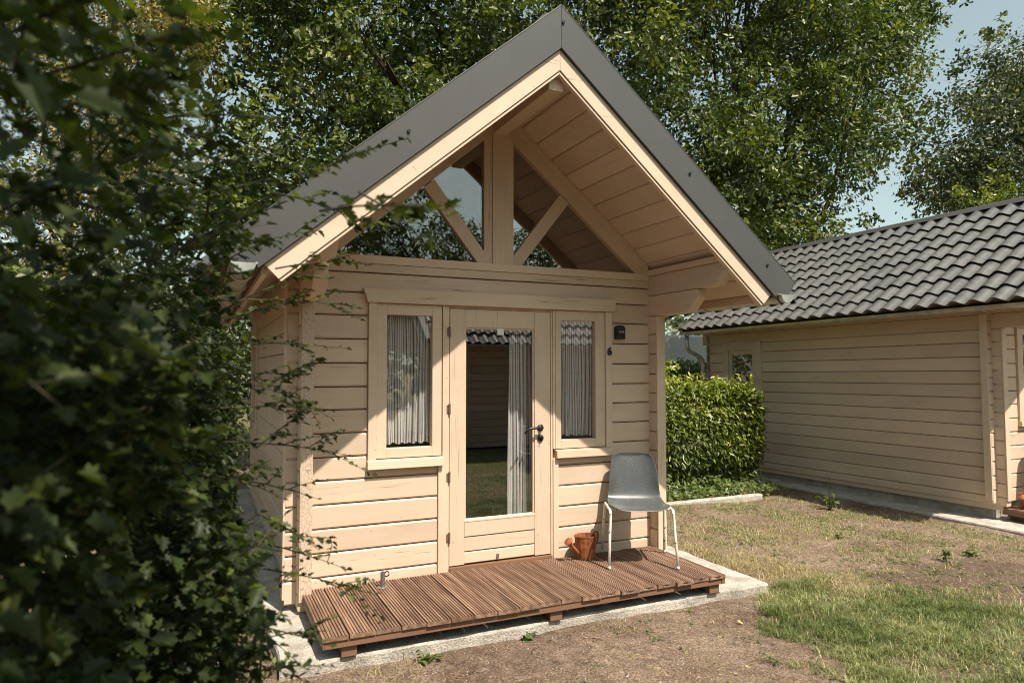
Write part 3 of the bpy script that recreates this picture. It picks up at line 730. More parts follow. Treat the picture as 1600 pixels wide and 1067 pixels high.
cabin = build_cabin('garden_cabin', 'cream log cabin with steep grey gable and glazed front, number 6 beside its window', (0, 0, 0), (0, 0, 0), main=True)
fc = bpy.data.curves.new('house_number', 'FONT'); fc.body = '6'; fc.size = 0.088; fc.extrude = 0.004; fc.offset = 0.0038; fc.align_x = 'CENTER'; fc.align_y = 'CENTER'
fo = bpy.data.objects.new('house_number', fc); COL.objects.link(fo); fo.location = (1.541, -0.031, 1.663); fo.rotation_euler = (math.pi/2, 0, 0); fc.materials.append(M['black_plastic'])
bpy.context.view_layer.update()
nm = bpy.data.meshes.new_from_object(fo.evaluated_get(bpy.context.evaluated_depsgraph_get())); nm.name = 'house_number'
no = bpy.data.objects.new('house_number', nm); COL.objects.link(no); no.location = fo.location; no.rotation_euler = fo.rotation_euler; bpy.data.objects.remove(fo); no.name = 'house_number'; no.parent = cabin

NLOC = Vector((7.985, 0.10, 0.02)); NROT = (math.radians(-0.55), 0, math.radians(1.0))
neighbour = build_cabin('neighbour_cabin', 'cream log cabin side wall under rows of dark grey roof tiles at right', NLOC, NROT, tiles_each=True)
opposite = build_cabin('opposite_cabin', 'shaded cabin with tiled roof seen only reflected in the door glass', (3.55, -9.75, -0.06), (0, 0, math.radians(-90)))

# key box on the wall
kb = empty('key_box', (1.648, -0.001, 1.83)); tag(kb, 'small black rounded box fixed to the wall right of the right window', 'key box')
mb = MB(); hw, hh = 0.045, 0.060
pts = [(-hw, -hh), (hw, -hh), (hw, hh*0.55)]+[(hw*math.cos(t), hh*0.55+hh*0.45*math.sin(t)) for t in np.linspace(0.25, math.pi-0.25, 7)]+[(-hw, hh*0.55)]
mb.prism(pts, 1, -0.045, 0.0); mb.build('body', M['black_plastic'], kb, bevel=0.006)
mb = MB(); mb.box(-0.034, 0.034, -0.050, -0.0455, -0.035, 0.022); mb.build('cover', M['dark_metal'], kb, bevel=0.003)
mb = MB()
for i in range(4): mb.box(-0.026+i*0.014, -0.016+i*0.014, -0.0525, -0.0503, -0.006, 0.010)
mb.build('dial', M['steel'], kb)

# ------------------------------------------------------------------ deck
def make_deck(loc, rot=(0, 0, 0), label=''):
    root = empty('wooden_deck', loc, rot); tag(root, label, 'deck')
    xs = np.linspace(-0.958, 1.966, 20); W_ = xs[1]-xs[0]-0.0045
    def board(nrib, cross):
        mb = MB(); prof = [(0, -0.028), (0, -0.005)]; rw = W_/nrib
        for i in range(nrib):
            a = i*rw
            prof += [(a+rw*0.06, -0.0005), (a+rw*0.16, 0.0), (a+rw*0.56, 0.0), (a+rw*0.64, -0.0085), (a+rw*0.95, -0.0085)]
        prof += [(W_, -0.005), (W_, -0.028)]
        if not cross:
            mb.prism(prof, 1, -0.935, -0.021)
        else:                                            # ribs cut across at an angle into small studs
            ys = np.linspace(-0.935, -0.021, 61); rings = []
            for k, y in enumerate(ys):
                dz = 0.0 if k % 2 else -0.0042
                rings.append([(x, y+0.004*math.sin(x*60), z+(dz if z > -0.003 else 0)) for x, z in prof])
            mb.quadstrip(rings)
        return mb
    b1 = board(8, False).build('deck_board', M['deck'], root); b1.location = (xs[0], 0, 0)
    b2 = board(10, True).build('deck_board', M['deck'], root); b2.location = (xs[12], 0, 0)
    r = random.Random(5)
    for i in range(19):
        if i in (0, 12): continue
        link_copy(b1 if i < 12 else b2, (xs[i]+r.uniform(-.0012, .0012), r.uniform(-0.012, 0.004)-(0.012 if i in (16,) else 0), r.uniform(-0.0015, 0.001)), root, (0, 0, r.uniform(-0.0012, 0.0012)))
    mb = MB(); mb.box(-0.945, 1.93, -0.925, -0.885, -0.0735, -0.0285); mb.build('front_beam', M['beam'], root, bevel=0.003)
    mb = MB(); mb.box(-0.955, -0.9455, -0.93, -0.03, -0.072, -0.0285); mb.box(1.9305, 1.962, -0.93, -0.03, -0.072, -0.0285); mb.build('side_beam', M['beam'], root, bevel=0.003)
    mb = MB(); mb.box(-0.945, 1.93, -0.50, -0.46, -0.0735, -0.0285); mb.box(-0.945, 1.93, -0.10, -0.06, -0.0735, -0.0285); mb.build('joist', M['beam'], root)
    for x in (-0.80, 0.555, 1.88):
        mb = MB(); mb.box(x-0.045, x+0.045, -0.905, -0.05, -0.139, -0.074); mb.build('bearer', M['beam'], root, bevel=0.003)
    return root
deck = make_deck((0, 0, 0), label='brown ribbed wooden deck in front of the glazed cabin door')
ndeck = copy_tree(deck); ndeck.location = NLOC+Vector((0, 0, -0.145)); ndeck.rotation_euler = NROT
ndeck['label'] = 'corner of a brown deck before the neighbouring cabin at right edge'

# ------------------------------------------------------------------ chair
def make_chair(loc, rz, label):
    root = empty('shell_chair', loc, (0, 0, rz)); tag(root, label, 'chair', 'shell chairs on the decks')
    # local: seat faces -y, x across
    mb = MB(); prof = []
    ctl = [(-0.235, 0.425), (-0.215, 0.440), (-0.15, 0.438), (-0.05, 0.425), (0.05, 0.418), (0.12, 0.425), (0.165, 0.455), (0.19, 0.51), (0.205, 0.58), (0.222, 0.66), (0.240, 0.735), (0.256, 0.79), (0.268, 0.812)]
    wid = [0.165, 0.212, 0.232, 0.236, 0.232, 0.226, 0.218, 0.212, 0.206, 0.197, 0.186, 0.172, 0.135]
    m_ = 12
    for (y, z), w in zip(ctl, wid):
        for i in range(m_+1):
            u = -1+2*i/m_; e = abs(u)**3.2
            # seat edges roll up a little, back edges wrap forward
            back = min(1, max(0, (z-0.44)/0.12))
            x = w*(u if abs(u) < 0.98 else u)
            mb.v.append((x, y-0.045*e*back+0.0, z+0.022*e*(1-back) - (0.012*e if y < -0.2 else 0)))
    k = m_+1
    for j in range(len(ctl)-1):
        for i in range(m_): a = j*k+i; mb.f.append((a, a+1, a+k+1, a+k))
    sh = mb.build('seat_shell', M['shell'], root, True)
    so_ = sh.modifiers.new('thick', 'SOLIDIFY'); so_.thickness = 0.007; so_.offset = 0
    ss = sh.modifiers.new('sub', 'SUBSURF'); ss.levels = 2; ss.render_levels = 2
    for sx in (-1, 1):
        xo = sx*0.242
        mb = MB()
        arc = [(xo, -0.165+0.03*math.cos(t)-0.005, 0.395+0.03*math.sin(t)) for t in np.linspace(math.pi, math.pi/2, 5)]
        arc2 = [(xo, 0.10+0.03*math.cos(t), 0.395+0.03*math.sin(t)) for t in np.linspace(math.pi/2, 0, 5)]
        mb.tube([(sx*0.262, -0.262, 0.0), (sx*0.250, -0.215, 0.24)]+arc+arc2+[(sx*0.250, 0.175, 0.22), (sx*0.258, 0.222, 0.0)], 0.0108, 10)
        mb.build('leg_frame', M['chipped'], root, True)
        for yy in (-0.11, 0.06):
            mb = MB(); mb.tube([(xo, yy, 0.424), (sx*0.12, yy, 0.412)], 0.008, 8); mb.build('cross_bar', M['chipped'], root, True)
        for yy in (-0.262, 0.222):
            mb = MB(); mb.tube([(sx*0.26, yy, 0.0), (sx*0.2605, yy+(0.004 if yy < 0 else -0.004), 0.02)], 0.0125, 10); mb.build('foot_cap', M['pale'], root, True)
    return root
chair = make_chair((1.585, -0.355, 0.001), math.radians(-25), 'grey plastic shell chair with chipped white legs beside the watering can')

# ------------------------------------------------------------------ watering can
def make_can(loc, rz, label):
    root = empty('watering_can', loc, (0, 0, rz)); tag(root, label, 'watering can', 'rusty watering cans on the decks')
    mb = MB(); n = 16
    mb.lathe([(0.080, 0.0), (0.082, 0.01), (0.095, 0.10), (0.104, 0.185), (0.108, 0.192), (0.108, 0.198), (0.101, 0.198), (0.098, 0.186), (0.088, 0.09), (0.078, 0.012)], (0, 0, 0), n, 1.0, 0.86)
    mb.build('body', M['rust'], root)
    mb = MB(); mb.tube([(-0.078, 0, 0.045), (-0.12, 0, 0.085), (-0.165, 0, 0.135), (-0.185, 0, 0.157)], [0.02, 0.017, 0.0135, 0.013], 10); mb.build('spout', M['rust'], root, True)
    mb = MB(); mb.tube([(-0.178, 0, 0.148), (-0.195, 0, 0.165), (-0.205, 0, 0.176), (-0.208, 0, 0.179)], [0.014, 0.033, 0.041, 0.036], 14); rs = mb.build('rose', M['rust'], root, True)
    mb = MB(); mb.tube([(0.085, 0, 0.185), (0.11, 0, 0.212), (0.145, 0, 0.205), (0.158, 0, 0.17), (0.148, 0, 0.13), (0.105, 0, 0.07), (0.087, 0, 0.06)], 0.0075, 8); mb.build('handle', M['rust'], root, True)
    return root
CAN_S = 0.92
can = make_can((1.235, -0.135, 0.0), math.radians(14), 'rusty metal watering can with round rose standing left of the chair')

# ------------------------------------------------------------------ parasol socket on the deck
sk = empty('metal_socket', (-0.43, -0.19, 0.0)); tag(sk, 'grey steel tube socket with curved hook standing on the deck', 'socket')
mb = MB(); mb.lathe([(0.038, 0.0), (0.038, 0.004), (0.030, 0.007), (0.018, 0.008)], (0, 0, 0), 18); mb.build('flange', M['steel'], sk)
mb = MB(); mb.lathe([(0.017, 0.006), (0.017, 0.108), (0.013, 0.108), (0.013, 0.02)], (0, 0, 0), 14); mb.build('tube', M['steel'], sk)
mb = MB(); mb.tube([(0.012, -0.004, 0.100), (0.028, -0.004, 0.112), (0.042, -0.004, 0.103), (0.042, -0.004, 0.083), (0.028, -0.004, 0.074), (0.016, -0.004, 0.078)], 0.0048, 8); mb.build('hook', M['dark_metal'], sk, True)

# neighbour's can, pot plant and chair
can.scale = (CAN_S,)*3
can2 = copy_tree(can); can2.location = NLOC+Vector((-0.76, -0.22, -0.145)); can2['label'] = 'rusty watering can half hidden at the right edge on the neighbouring deck'
chair2 = copy_tree(chair); chair2.location = NLOC+Vector((-0.36, -0.42, -0.145)); chair2.rotation_euler = (0, 0, math.radians(-8)); chair2['label'] = 'grey shell chair on the neighbouring deck casting its shadow at right edge'

# ------------------------------------------------------------------ things near the left wall and in the reflection
bk = empty('bucket', (-1.47, 1.55, -0.20)); tag(bk, 'pale grey bucket beside the left side wall behind leaves', 'bucket')
mb = MB(); mb.lathe([(0.12, 0), (0.125, 0.01), (0.155, 0.29), (0.163, 0.30), (0.163, 0.31), (0.150, 0.31), (0.12, 0.02)], (0, 0, 0), 24); mb.build('body', M['pale'], bk)
mb = MB(); mb.tube([(-0.16, 0, 0.28), (-0.15, -0.05, 0.20), (0, -0.17, 0.14), (0.15, -0.05, 0.20), (0.16, 0, 0.28)], 0.005, 6); mb.build('handle', M['steel'], bk)
bx = empty('timber_trough', (4.15, -5.55, -0.205), (0, 0, math.radians(12))); tag(bx, 'low dark timber trough on the grass seen reflected in the door glass', 'trough')
for i in range(2):
    for (a, b, y0, y1) in ((-0.75, 0.75, -0.35, -0.30), (-0.75, 0.75, 0.30, 0.35)):
        mb = MB(); mb.box(a, b, y0, y1, i*0.152, i*0.152+0.148); mb.build('board', M['timber'], bx)
    for x in (-0.75, 0.70):
        mb = MB(); mb.box(x, x+0.05, -0.299, 0.299, i*0.152, i*0.152+0.148); mb.build('board', M['timber'], bx)
mb = MB(); mb.box(-0.699, 0.699, -0.299, 0.299, 0.0, 0.25); mb.build('soil', M['soil'], bx)

# caravan between the cabins, far back
cv = empty('caravan', (11.6, 12.6, -0.2), (0, 0, math.radians(-12))); tag(cv, 'pale grey caravan roof behind the dark hedge between the cabins', 'caravan')
mb = MB(); pr = [(-3.0, 0.45), (3.0, 0.45), (3.05, 0.7), (2.98, 2.25), (2.75, 2.72), (-2.75, 2.72), (-2.98, 2.25), (-3.05, 0.7)]
mb.prism(pr, 1, -1.1, 1.1); mb.build('body', M['van'], cv, bevel=0.08)
for x0, x1 in ((-2.4, -1.1), (-0.5, 0.7), (1.2, 2.3)):
    mb = MB(); mb.box(x0, x1, -1.115, -1.09, 1.15, 1.70); mb.build('window', M['dark_glass'], cv, bevel=0.02)
mb = MB(); mb.box(-2.9, 2.9, -1.12, -1.095, 0.62, 0.72); mb.build('trim', M['steel'], cv)
for x in (-0.5, 0.35):
    mb = MB(); mb.tube([(x, -1.12, 0.33), (x, -0.92, 0.33)], 0.33, 18); mb.build('wheel', M['black_plastic'], cv)

# ------------------------------------------------------------------ trees
def tree(name, label, base, height, trunk_r, centres, radii, per, size, template, mat, up=0.5, limbs=14, lean=(0, 0), group=None, cat='tree', seed=1):
    rr = np.random.default_rng(seed); ra = random.Random(seed)
    root = empty(name, base); tag(root, label, cat, group)
    B = Vector(base); rel = np.asarray(centres, float)-np.array(base)
    mb = MB(); top = Vector((lean[0], lean[1], height*0.8))
    path = [Vector((0, 0, -0.2))]+[top*(t)+Vector((ra.uniform(-.12, .12), ra.uniform(-.12, .12), 0))*trunk_r*4 for t in (0.12, 0.3, 0.5, 0.7, 0.9, 1.0)]
    mb.tube(path, [trunk_r*1.35, trunk_r, trunk_r*0.85, trunk_r*0.7, trunk_r*0.5, trunk_r*0.3, trunk_r*0.12], 10)
    dd = np.linalg.norm(rel-np.array([0, 0, height*0.5]), axis=1); near = np.argsort(dd)[:max(limbs, int(len(rel)*0.6))]
    order = rr.permutation(near)[:limbs]
    for q in order:
        c = Vector(rel[q]); t = ra.uniform(0.25, 0.8); p0 = top*t
        if c.z < p0.z-0.5: p0 = top*max(0.12, min(t, (c.z-0.4)/top.z*0.7))
        mid = p0.lerp(c, 0.5)+Vector((ra.uniform(-.6, .6), ra.uniform(-.6, .6), ra.uniform(-0.2, 0.8)))
        r0 = trunk_r*0.38*(1-t*0.5)
        mb.tube([p0, p0.lerp(mid, 0.5)+Vector((0, 0, 0.1)), mid, mid.lerp(c, 0.6)+Vector((ra.uniform(-.2, .2), ra.uniform(-.2, .2), 0.05)), c], [r0, r0*0.8, r0*0.6, r0*0.36, r0*0.12], 7)
        for _ in range(3):
            e = c+Vector((ra.uniform(-.7, .7), ra.uniform(-.7, .7), ra.uniform(-.4, .5)))
            mb.tube([mid.lerp(c, ra.uniform(0.2, 0.8)), c.lerp(e, 0.5)+Vector((0, 0, .06)), e], [r0*0.3, r0*0.2, r0*0.06], 5)
    mb.build('trunk', M['bark'], root, True)
    P, Nn, Fw, Sz, T = clump_leaves(rel, radii, per, size, up, rr)
    o = leaves('crown', P, Nn, Fw, Sz, T, template, mat, root); o['kind'] = 'stuff'
    return root
def fill(poly, dmin, dmax, n, zmin, seed, bias=1.0, ymin=-99):
    "clump centres whose view from the lawn falls inside an outline, spread through real depth"
    rr = np.random.default_rng(seed); out = []
    xs = [p[0] for p in poly]; ys = [p[1] for p in poly]
    while len(out) < n:
        px = rr.uniform(min(xs), max(xs)); py = rr.uniform(min(ys), max(ys))
        if not in_poly(np.array(px), np.array(py), poly): continue
        d = dmin+(dmax-dmin)*rr.random()**bias
        p = at(px, py, d)
        if p.z < zmin or p.y < ymin: continue
        out.append(tuple(p))
    return np.array(out)
OAK_POLY = [(235, -260), (262, -60), (275, 60), (335, 140), (365, 220), (350, 300), (330, 390), (700, 420), (1000, 420), (1225, 420), (1235, 350), (1300, 320), (1345, 245), (1400, 205), (1420, 120), (1440, 60), (1400, 0), (1390, -80), (1440, -260)]
def fill_y(poly, y0, y1, n, zmin, seed):
    rr = np.random.default_rng(seed); out = []
    xs = [p[0] for p in poly]; ys = [p[1] for p in poly]
    while len(out) < n:
        px = rr.uniform(min(xs), max(xs)); py = rr.uniform(min(ys), max(ys))
        if not in_poly(np.array(px), np.array(py), poly): continue
        d = (rr.uniform(y0, y1)-CAM[1])/ray(px, py)[1]
        p = at(px, py, d)
        if p.z >= zmin and d < 23: out.append((*p, d))
    return np.array(out)
oc = fill_y(OAK_POLY, 5.9, 9.6, 860, 2.3, 21)
ex = np.array([(*at(x, y, d), d) for x, y, d in ((1440, 250, 16.8), (1415, 285, 16.5), (1365, 345, 16.2), (1340, 355, 16), (1530, 50, 17.5), (1555, 42, 17.5), (1470, 15, 17), (1490, 10, 17), (1500, 95, 17.4), (1295, 355, 15.5), (345, 250, 12), (300, 95, 12), (372, 205, 12), (420, 300, 12))])
oc = np.concatenate([oc, ex]); orr = np.random.default_rng(3).uniform(0.032, 0.068, len(oc))*oc[:, 3]; orr[-len(ex):] = 0.022*ex[:, 3]
lft = oc[:, 0] < 8.2
tree('oak_tree', 'big oak with spreading dark green crown behind the cabin gable', (4.6, 8.4, -0.25), 11.0, 0.36, oc[lft, :3], orr[lft], 430, 0.128, OAK_LEAF, M['oak'], 0.5, 22, (0.3, 0.4), seed=5)
tree('oak_tree', 'leafy oak whose branches reach right over the neighbouring tiled roof', (11.6, 8.6, -0.25), 11.0, 0.30, oc[~lft, :3], orr[~lft], 360, 0.142, OAK_LEAF, M['oak'], 0.5, 14, (0.3, 0.2), seed=15)
BIRCH = [(-40, -150), (255, -150), (300, 0), (318, 120), (300, 220), (270, 330), (230, 480), (-60, 500), (-60, 200)]
bc = fill(BIRCH, 8.2, 10.5, 190, 1.2, 31)
tree('birch_tree', 'pale yellow green birch behind the dark foreground hedge at upper left', (float(bc[:, 0].mean()), float(bc[:, 1].mean()), -0.25), 7.0, 0.11, bc, np.random.default_rng(4).uniform(0.3, 0.6, len(bc)), 1500, 0.058, SIMPLE_LEAF, M['birch'], 0.3, 16, seed=6)
RT = [(1450, 330), (1440, 250), (1480, 160), (1520, 110), (1560, 75), (1620, 60), (1900, 40), (1950, 330), (1600, 330)]
rc = fill(RT, 14.5, 18.0, 190, 2.0, 41)
tree('lime_tree', 'grey green broad tree rising behind the tiled roof at right', (float(rc[:, 0].mean()), float(rc[:, 1].mean()), -0.25), 8.4, 0.26, rc, np.random.default_rng(5).uniform(0.55, 1.0, len(rc)), 620, 0.11, SIMPLE_LEAF, M['far_leaf'], 0.5, 12, seed=7)
SH = [(1500, 330), (1490, 300), (1530, 285), (1570, 262), (1620, 268), (1760, 250), (1800, 420), (1600, 420)]
sc = fill(SH, 12.6, 13.8, 46, 1.0, 51)
tree('young_tree', 'yellow green young tree top just over the roof ridge at right', (float(sc[:, 0].mean()), float(sc[:, 1].mean()), -0.25), 4.0, 0.08, sc, np.full(len(sc), 0.36), 560, 0.07, SIMPLE_LEAF, M['laurel'], 0.5, 8, seed=8)
SP = [(1290, 380), (1340, 352), (1390, 350), (1395, 380), (1330, 410), (1240, 420), (1200, 420), (1210, 385)]
sc = fill(SP, 12.8, 13.6, 16, 1.0, 52)
tree('hazel_bush', 'green hazel bush showing above the far end of the tiled roof', (float(sc[:, 0].mean()), float(sc[:, 1].mean()), -0.25), 3.6, 0.07, sc, np.full(len(sc), 0.3), 420, 0.09, SIMPLE_LEAF, M['oak'], 0.5, 6, cat='bush', seed=9)
# trees behind the camera: one shades the foreground hedge, one stands in the gable reflection
rr = np.random.default_rng(61); cs = rr.normal(size=(150, 3))*np.array([0.85, 0.95, 0.45])+np.array([-2.05, -6.3, 5.3]); cs[:, 0] = np.minimum(cs[:, 0], -0.75)
tree('shade_tree', 'tree behind the viewpoint that shades the foreground hedge', (-2.9, -7.6, -0.25), 5.8, 0.16, cs, rr.uniform(0.35, 0.6, 150), 340, 0.11, SIMPLE_LEAF, M['oak'], 0.6, 12, seed=10)
MIR = [(470, 430), (480, 350), (540, 300), (600, 262), (655, 285), (690, 345), (745, 372), (790, 350), (870, 340), (960, 390), (990, 440)]  # right part of the outline added to darken the right panes' reflection
cs = fill(MIR, 19.0, 22.0, 150, 1.5, 62); cs[:, 1] *= -1
tree('mirrored_tree', 'dark tree reflected in the left panes of the glazed gable', (float(cs[:, 0].mean()), float(cs[:, 1].mean()), -0.25), 6.5, 0.2, cs, np.random.default_rng(63).uniform(0.4, 0.75, 150), 380, 0.12, SIMPLE_LEAF, M['oak'], 0.5, 14, seed=11)

# ------------------------------------------------------------------ hedges
def hedge(name, label, x0, x1, y0, y1, z1, n, size, template, mat, cat='hedge', top_jit=0.06, seed=1, rot=0.0, shoots=0):
    rr = np.random.default_rng(seed); root = empty(name, ((x0+x1)/2, (y0+y1)/2, GZ), (0, 0, rot)); tag(root, label, cat)
    hx, hy, h = (x1-x0)/2, (y1-y0)/2, z1-GZ
    mb = MB(); ra = random.Random(seed)
    for k in range(int(3*hx)+3):
        x = ra.uniform(-hx*0.85, hx*0.85); y = ra.uniform(-hy*0.5, hy*0.5)
        for q in range(4):
            mb.tube([(x, y, -0.1), (x+ra.uniform(-.1, .1), y+ra.uniform(-.1, .1), h*0.4), (x+ra.uniform(-.3, .3), y+ra.uniform(-.25, .25), h*0.9)], [0.018, 0.012, 0.004], 5)
    mb.build('stem', M['bark'], root)
    P = np.stack([rr.uniform(-hx, hx, n), rr.uniform(-hy, hy, n), h*rr.uniform(0.04, 1, n)**0.85], 1)
    # push most leaves to the trimmed faces
    face = rr.integers(0, 6, n); dep = np.abs(rr.normal(0, 0.075, n))
    wob = 0.20*(vnoise(P[:, 0]+P[:, 1], P[:, 2], 2.4, seed)-0.45)+0.10*(vnoise(P[:, 0]-P[:, 1], P[:, 2], 6.5, seed+1)-0.5)
    P[:, 1] = np.where(face < 2, -hy+dep+wob, P[:, 1]); P[:, 0] = np.where(face == 2, hx-dep+wob, P[:, 0])
    P[:, 0] = np.where(face == 3, -hx+dep+wob, P[:, 0]); P[:, 2] = np.where(face == 4, h-dep+top_jit*rr.normal(size=n)*0.4, P[:, 2])
    P[:, 2] -= (P[:, 2] > h-0.12)*0.0
    P[:, 1] += 0.30*np.clip(1-P[:, 2]/(0.45*h), 0, 1)**2*(P[:, 1] < 0)
    rnd = np.minimum(1, ((np.abs(P[:, 0])/hx)**8+(np.abs(P[:, 1])/hy)**8)); P[:, 2] -= (0.12*rnd+0.10*(vnoise(P[:, 0], P[:, 1], 2.6, seed+2)-0.4))*(P[:, 2] > h*0.8)
    out = np.stack([P[:, 0]/hx*0.6, P[:, 1]/hy, P[:, 2]/h-0.2], 1)
    Nn = out+rr.normal(size=(n, 3))*0.85+np.array([0, 0, 0.4]); Fw = out*0.8+rr.normal(size=(n, 3))*0.6; Fw[:, 2] += np.where(P[:, 2] > h*0.8, 0.6, -0.35)
    T = np.clip(0.25+0.3*(P[:, 2]/h)**2+0.5*(vnoise(P[:, 0]+3*P[:, 1], P[:, 2], 5.0, seed+3)-0.5)+rr.normal(0, 0.22, n), 0, 1)  # tint rises with height: light on the top put into leaf colour
    if shoots:
        m = shoots*9; b = rr.uniform(-1, 1, (shoots, 2))*np.array([hx, hy]); t = np.tile(np.linspace(0, 1, 9), shoots)
        bb = np.repeat(b, 9, 0)
        Q = np.stack([bb[:, 0]+t*np.repeat(rr.uniform(-.08, .08, shoots), 9), bb[:, 1]+t*np.repeat(rr.uniform(-.08, .08, shoots), 9), h-0.03+t*np.repeat(rr.uniform(0.06, 0.2, shoots), 9)], 1)
        P = np.concatenate([P, Q]); Nn = np.concatenate([Nn, rr.normal(size=(m, 3))+np.array([0, 0, .5])]); f = rr.normal(size=(m, 3)); f[:, 2] += .4; Fw = np.concatenate([Fw, f]); T = np.concatenate([T, rr.uniform(0.7, 1, m)])
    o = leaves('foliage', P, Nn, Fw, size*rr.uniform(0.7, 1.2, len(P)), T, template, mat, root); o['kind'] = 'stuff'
    return root
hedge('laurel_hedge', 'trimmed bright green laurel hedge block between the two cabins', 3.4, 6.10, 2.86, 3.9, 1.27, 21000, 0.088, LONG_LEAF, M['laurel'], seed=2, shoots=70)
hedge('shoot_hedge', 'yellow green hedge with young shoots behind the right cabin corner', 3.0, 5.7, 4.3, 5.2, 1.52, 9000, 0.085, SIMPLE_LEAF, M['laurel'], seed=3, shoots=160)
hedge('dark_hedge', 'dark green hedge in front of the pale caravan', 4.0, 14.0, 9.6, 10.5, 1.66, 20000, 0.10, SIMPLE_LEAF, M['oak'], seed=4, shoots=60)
hedge('rear_hedge', 'dark hedge behind the left side of the cabin seen through leaves', -9.0, -0.4, 7.4, 8.6, 2.6, 20000, 0.11, SIMPLE_LEAF, M['oak'], seed=5)
hedge('garden_bush', 'dense bush closing the plot at far left behind the birch', -8.5, -3.2, 2.4, 4.2, 2.6, 14000, 0.11, SIMPLE_LEAF, M['oak'], 'bush', seed=6)
# far belt of trees all round the plot, one mass
rr = np.random.default_rng(71); n = 46000
ang = rr.uniform(0, 2*math.pi, n); rad = rr.uniform(27, 36, n)
bump = 3.6+2.6*vnoise(ang*9, ang*0, 1.0, 4)+1.2*vnoise(ang*31, ang*0, 1.0, 5)
P = np.stack([3+np.cos(ang)*rad, 2+np.sin(ang)*rad, GZ+bump*rr.uniform(0, 1, n)**0.7], 1)
o = leaves('far_trees', P, rr.normal(size=(n, 3))+np.array([0, 0, .5]), rr.normal(size=(n, 3)), rr.uniform(0.35, 0.7, n), np.clip(rr.normal(0.4, 0.25, n), 0, 1), SIMPLE_LEAF, M['far_leaf']); tag(o, kind='stuff')

# ------------------------------------------------------------------ grass, litter, weeds
def blades(name, pts, h, w, mat, tint, seed, lean=0.5):
    rr = np.random.default_rng(seed); n = len(pts); a = rr.uniform(0, 2*math.pi, n)
    d = np.stack([np.cos(a), np.sin(a), np.zeros(n)], 1); s = np.stack([-np.sin(a), np.cos(a), np.zeros(n)], 1)
    ln = lean*rr.uniform(0.2, 1.3, n)[:, None]*h[:, None]; H = h[:, None]; ww = w[:, None]
    up = np.array([0, 0, 1.0])
    b0 = pts-s*ww; b1 = pts+s*ww; m0 = pts+d*ln*0.35+up*H*0.6-s*ww*0.8; m1 = pts+d*ln*0.35+up*H*0.6+s*ww*0.8; t = pts+d*ln+up*H*(1-0.25*lean)
    V = np.stack([b0, b1, m1, m0, t], 1).reshape(-1, 3); i = np.arange(n)[:, None]*5
    tris = (i+np.array([[0, 1, 2, 0, 2, 3, 3, 2, 4]])).ravel()
    o = mesh_np(name, V, 3, tris, mat, None, np.repeat(tint, 5)); tag(o, kind='stuff'); return o
def scatter(n, x0, x1, y0, y1, keep, seed):
    rr = np.random.default_rng(seed); x = rr.uniform(x0, x1, n); y = rr.uniform(y0, y1, n); k = rr.random(n) < keep(x, y)
    x, y = x[k], y[k]; return np.stack([x, y, ground_z(x, y)-0.004], 1)
def off_slab(x, y):
    return ~(((x > -1.2) & (x < 2.44) & (y > -0.91) & (y < 5.3)) | ((x > 6.56) & (y > -0.97)) | ((x > 2.4) & (x < 5.47) & (y > 2.22) & (y < 2.35)))
GREEN = [(2.30, -0.86), (2.05, -1.25), (1.95, -1.75), (1.60, -2.3), (1.15, -2.9), (0.6, -4.2), (2.0, -5.2), (7, -5.2), (9, -3.4), (6.2, -2.5), (4.2, -2.15), (3.75, -1.85), (3.45, -1.45), (3.05, -1.15), (2.8, -0.88)]
def d_green(x, y):
    k = 0.0
    for q, (a1, a2) in enumerate(((0.3, 0.25), (0.7, 0.5), (1.1, 0.6))):
        wob = a1*(vnoise(x, y, 2.6, 11+q*40)-0.5)+a2*(vnoise(x, y, 8, 12+q*40)-0.5)
        k = k+in_poly(x+wob, y+wob*0.7, GREEN)*(0.5, 0.3, 0.2)[q]
    return k*np.clip(1.35-1.0*vnoise(x, y, 2.2, 13)-0.7*vnoise(x, y, 6.5, 17), 0.28, 1)*off_slab(x, y)
gv = np.empty(len(g.data.vertices)*3, np.float32); g.data.vertices.foreach_get('co', gv); gv = gv.reshape(-1, 3)
ga = g.data.attributes.new('tint', 'FLOAT', 'POINT'); ga.data.foreach_set('value', np.clip(d_green(gv[:, 0], gv[:, 1])+0.8*((gv[:, 1] < -5.5) | (np.abs(gv[:, 0]-3) > 14) | (gv[:, 1] > 9)), 0, 1).astype(np.float32))
BARE = [(3.3, -0.95), (4.2, -0.75), (5.4, -0.9), (6.5, -1.6), (6.5, -2.6), (4.4, -2.3), (3.8, -1.9), (3.5, -1.45)]
wob = 0.4*(vnoise(gv[:, 0], gv[:, 1], 3, 51)-0.5)
ga = g.data.attributes.new('bare', 'FLOAT', 'POINT'); ga.data.foreach_set('value', (in_poly(gv[:, 0]+wob, gv[:, 1]+wob, BARE)*1.0).astype(np.float32))
p = np.concatenate([scatter(190000, 1.2, 5.2, -3.4, -0.8, d_green, 1), scatter(60000, 0.3, 9, -5.2, -3.4, d_green, 101)]); n = len(p); rr = np.random.default_rng(2)
tall = (0.45+0.7*vnoise(p[:, 0], p[:, 1], 3.3, 14))*(0.5+1.1*vnoise(p[:, 0], p[:, 1], 11, 16))
o = blades('green_grass', p, rr.uniform(0.03, 0.085, n)*tall, rr.uniform(0.0013, 0.0027, n), M['grass'], np.clip(rr.normal(0.45, 0.25, n)+0.5*(vnoise(p[:, 0], p[:, 1], 2.6, 15)-0.5), 0, 1), 3, 1.15)
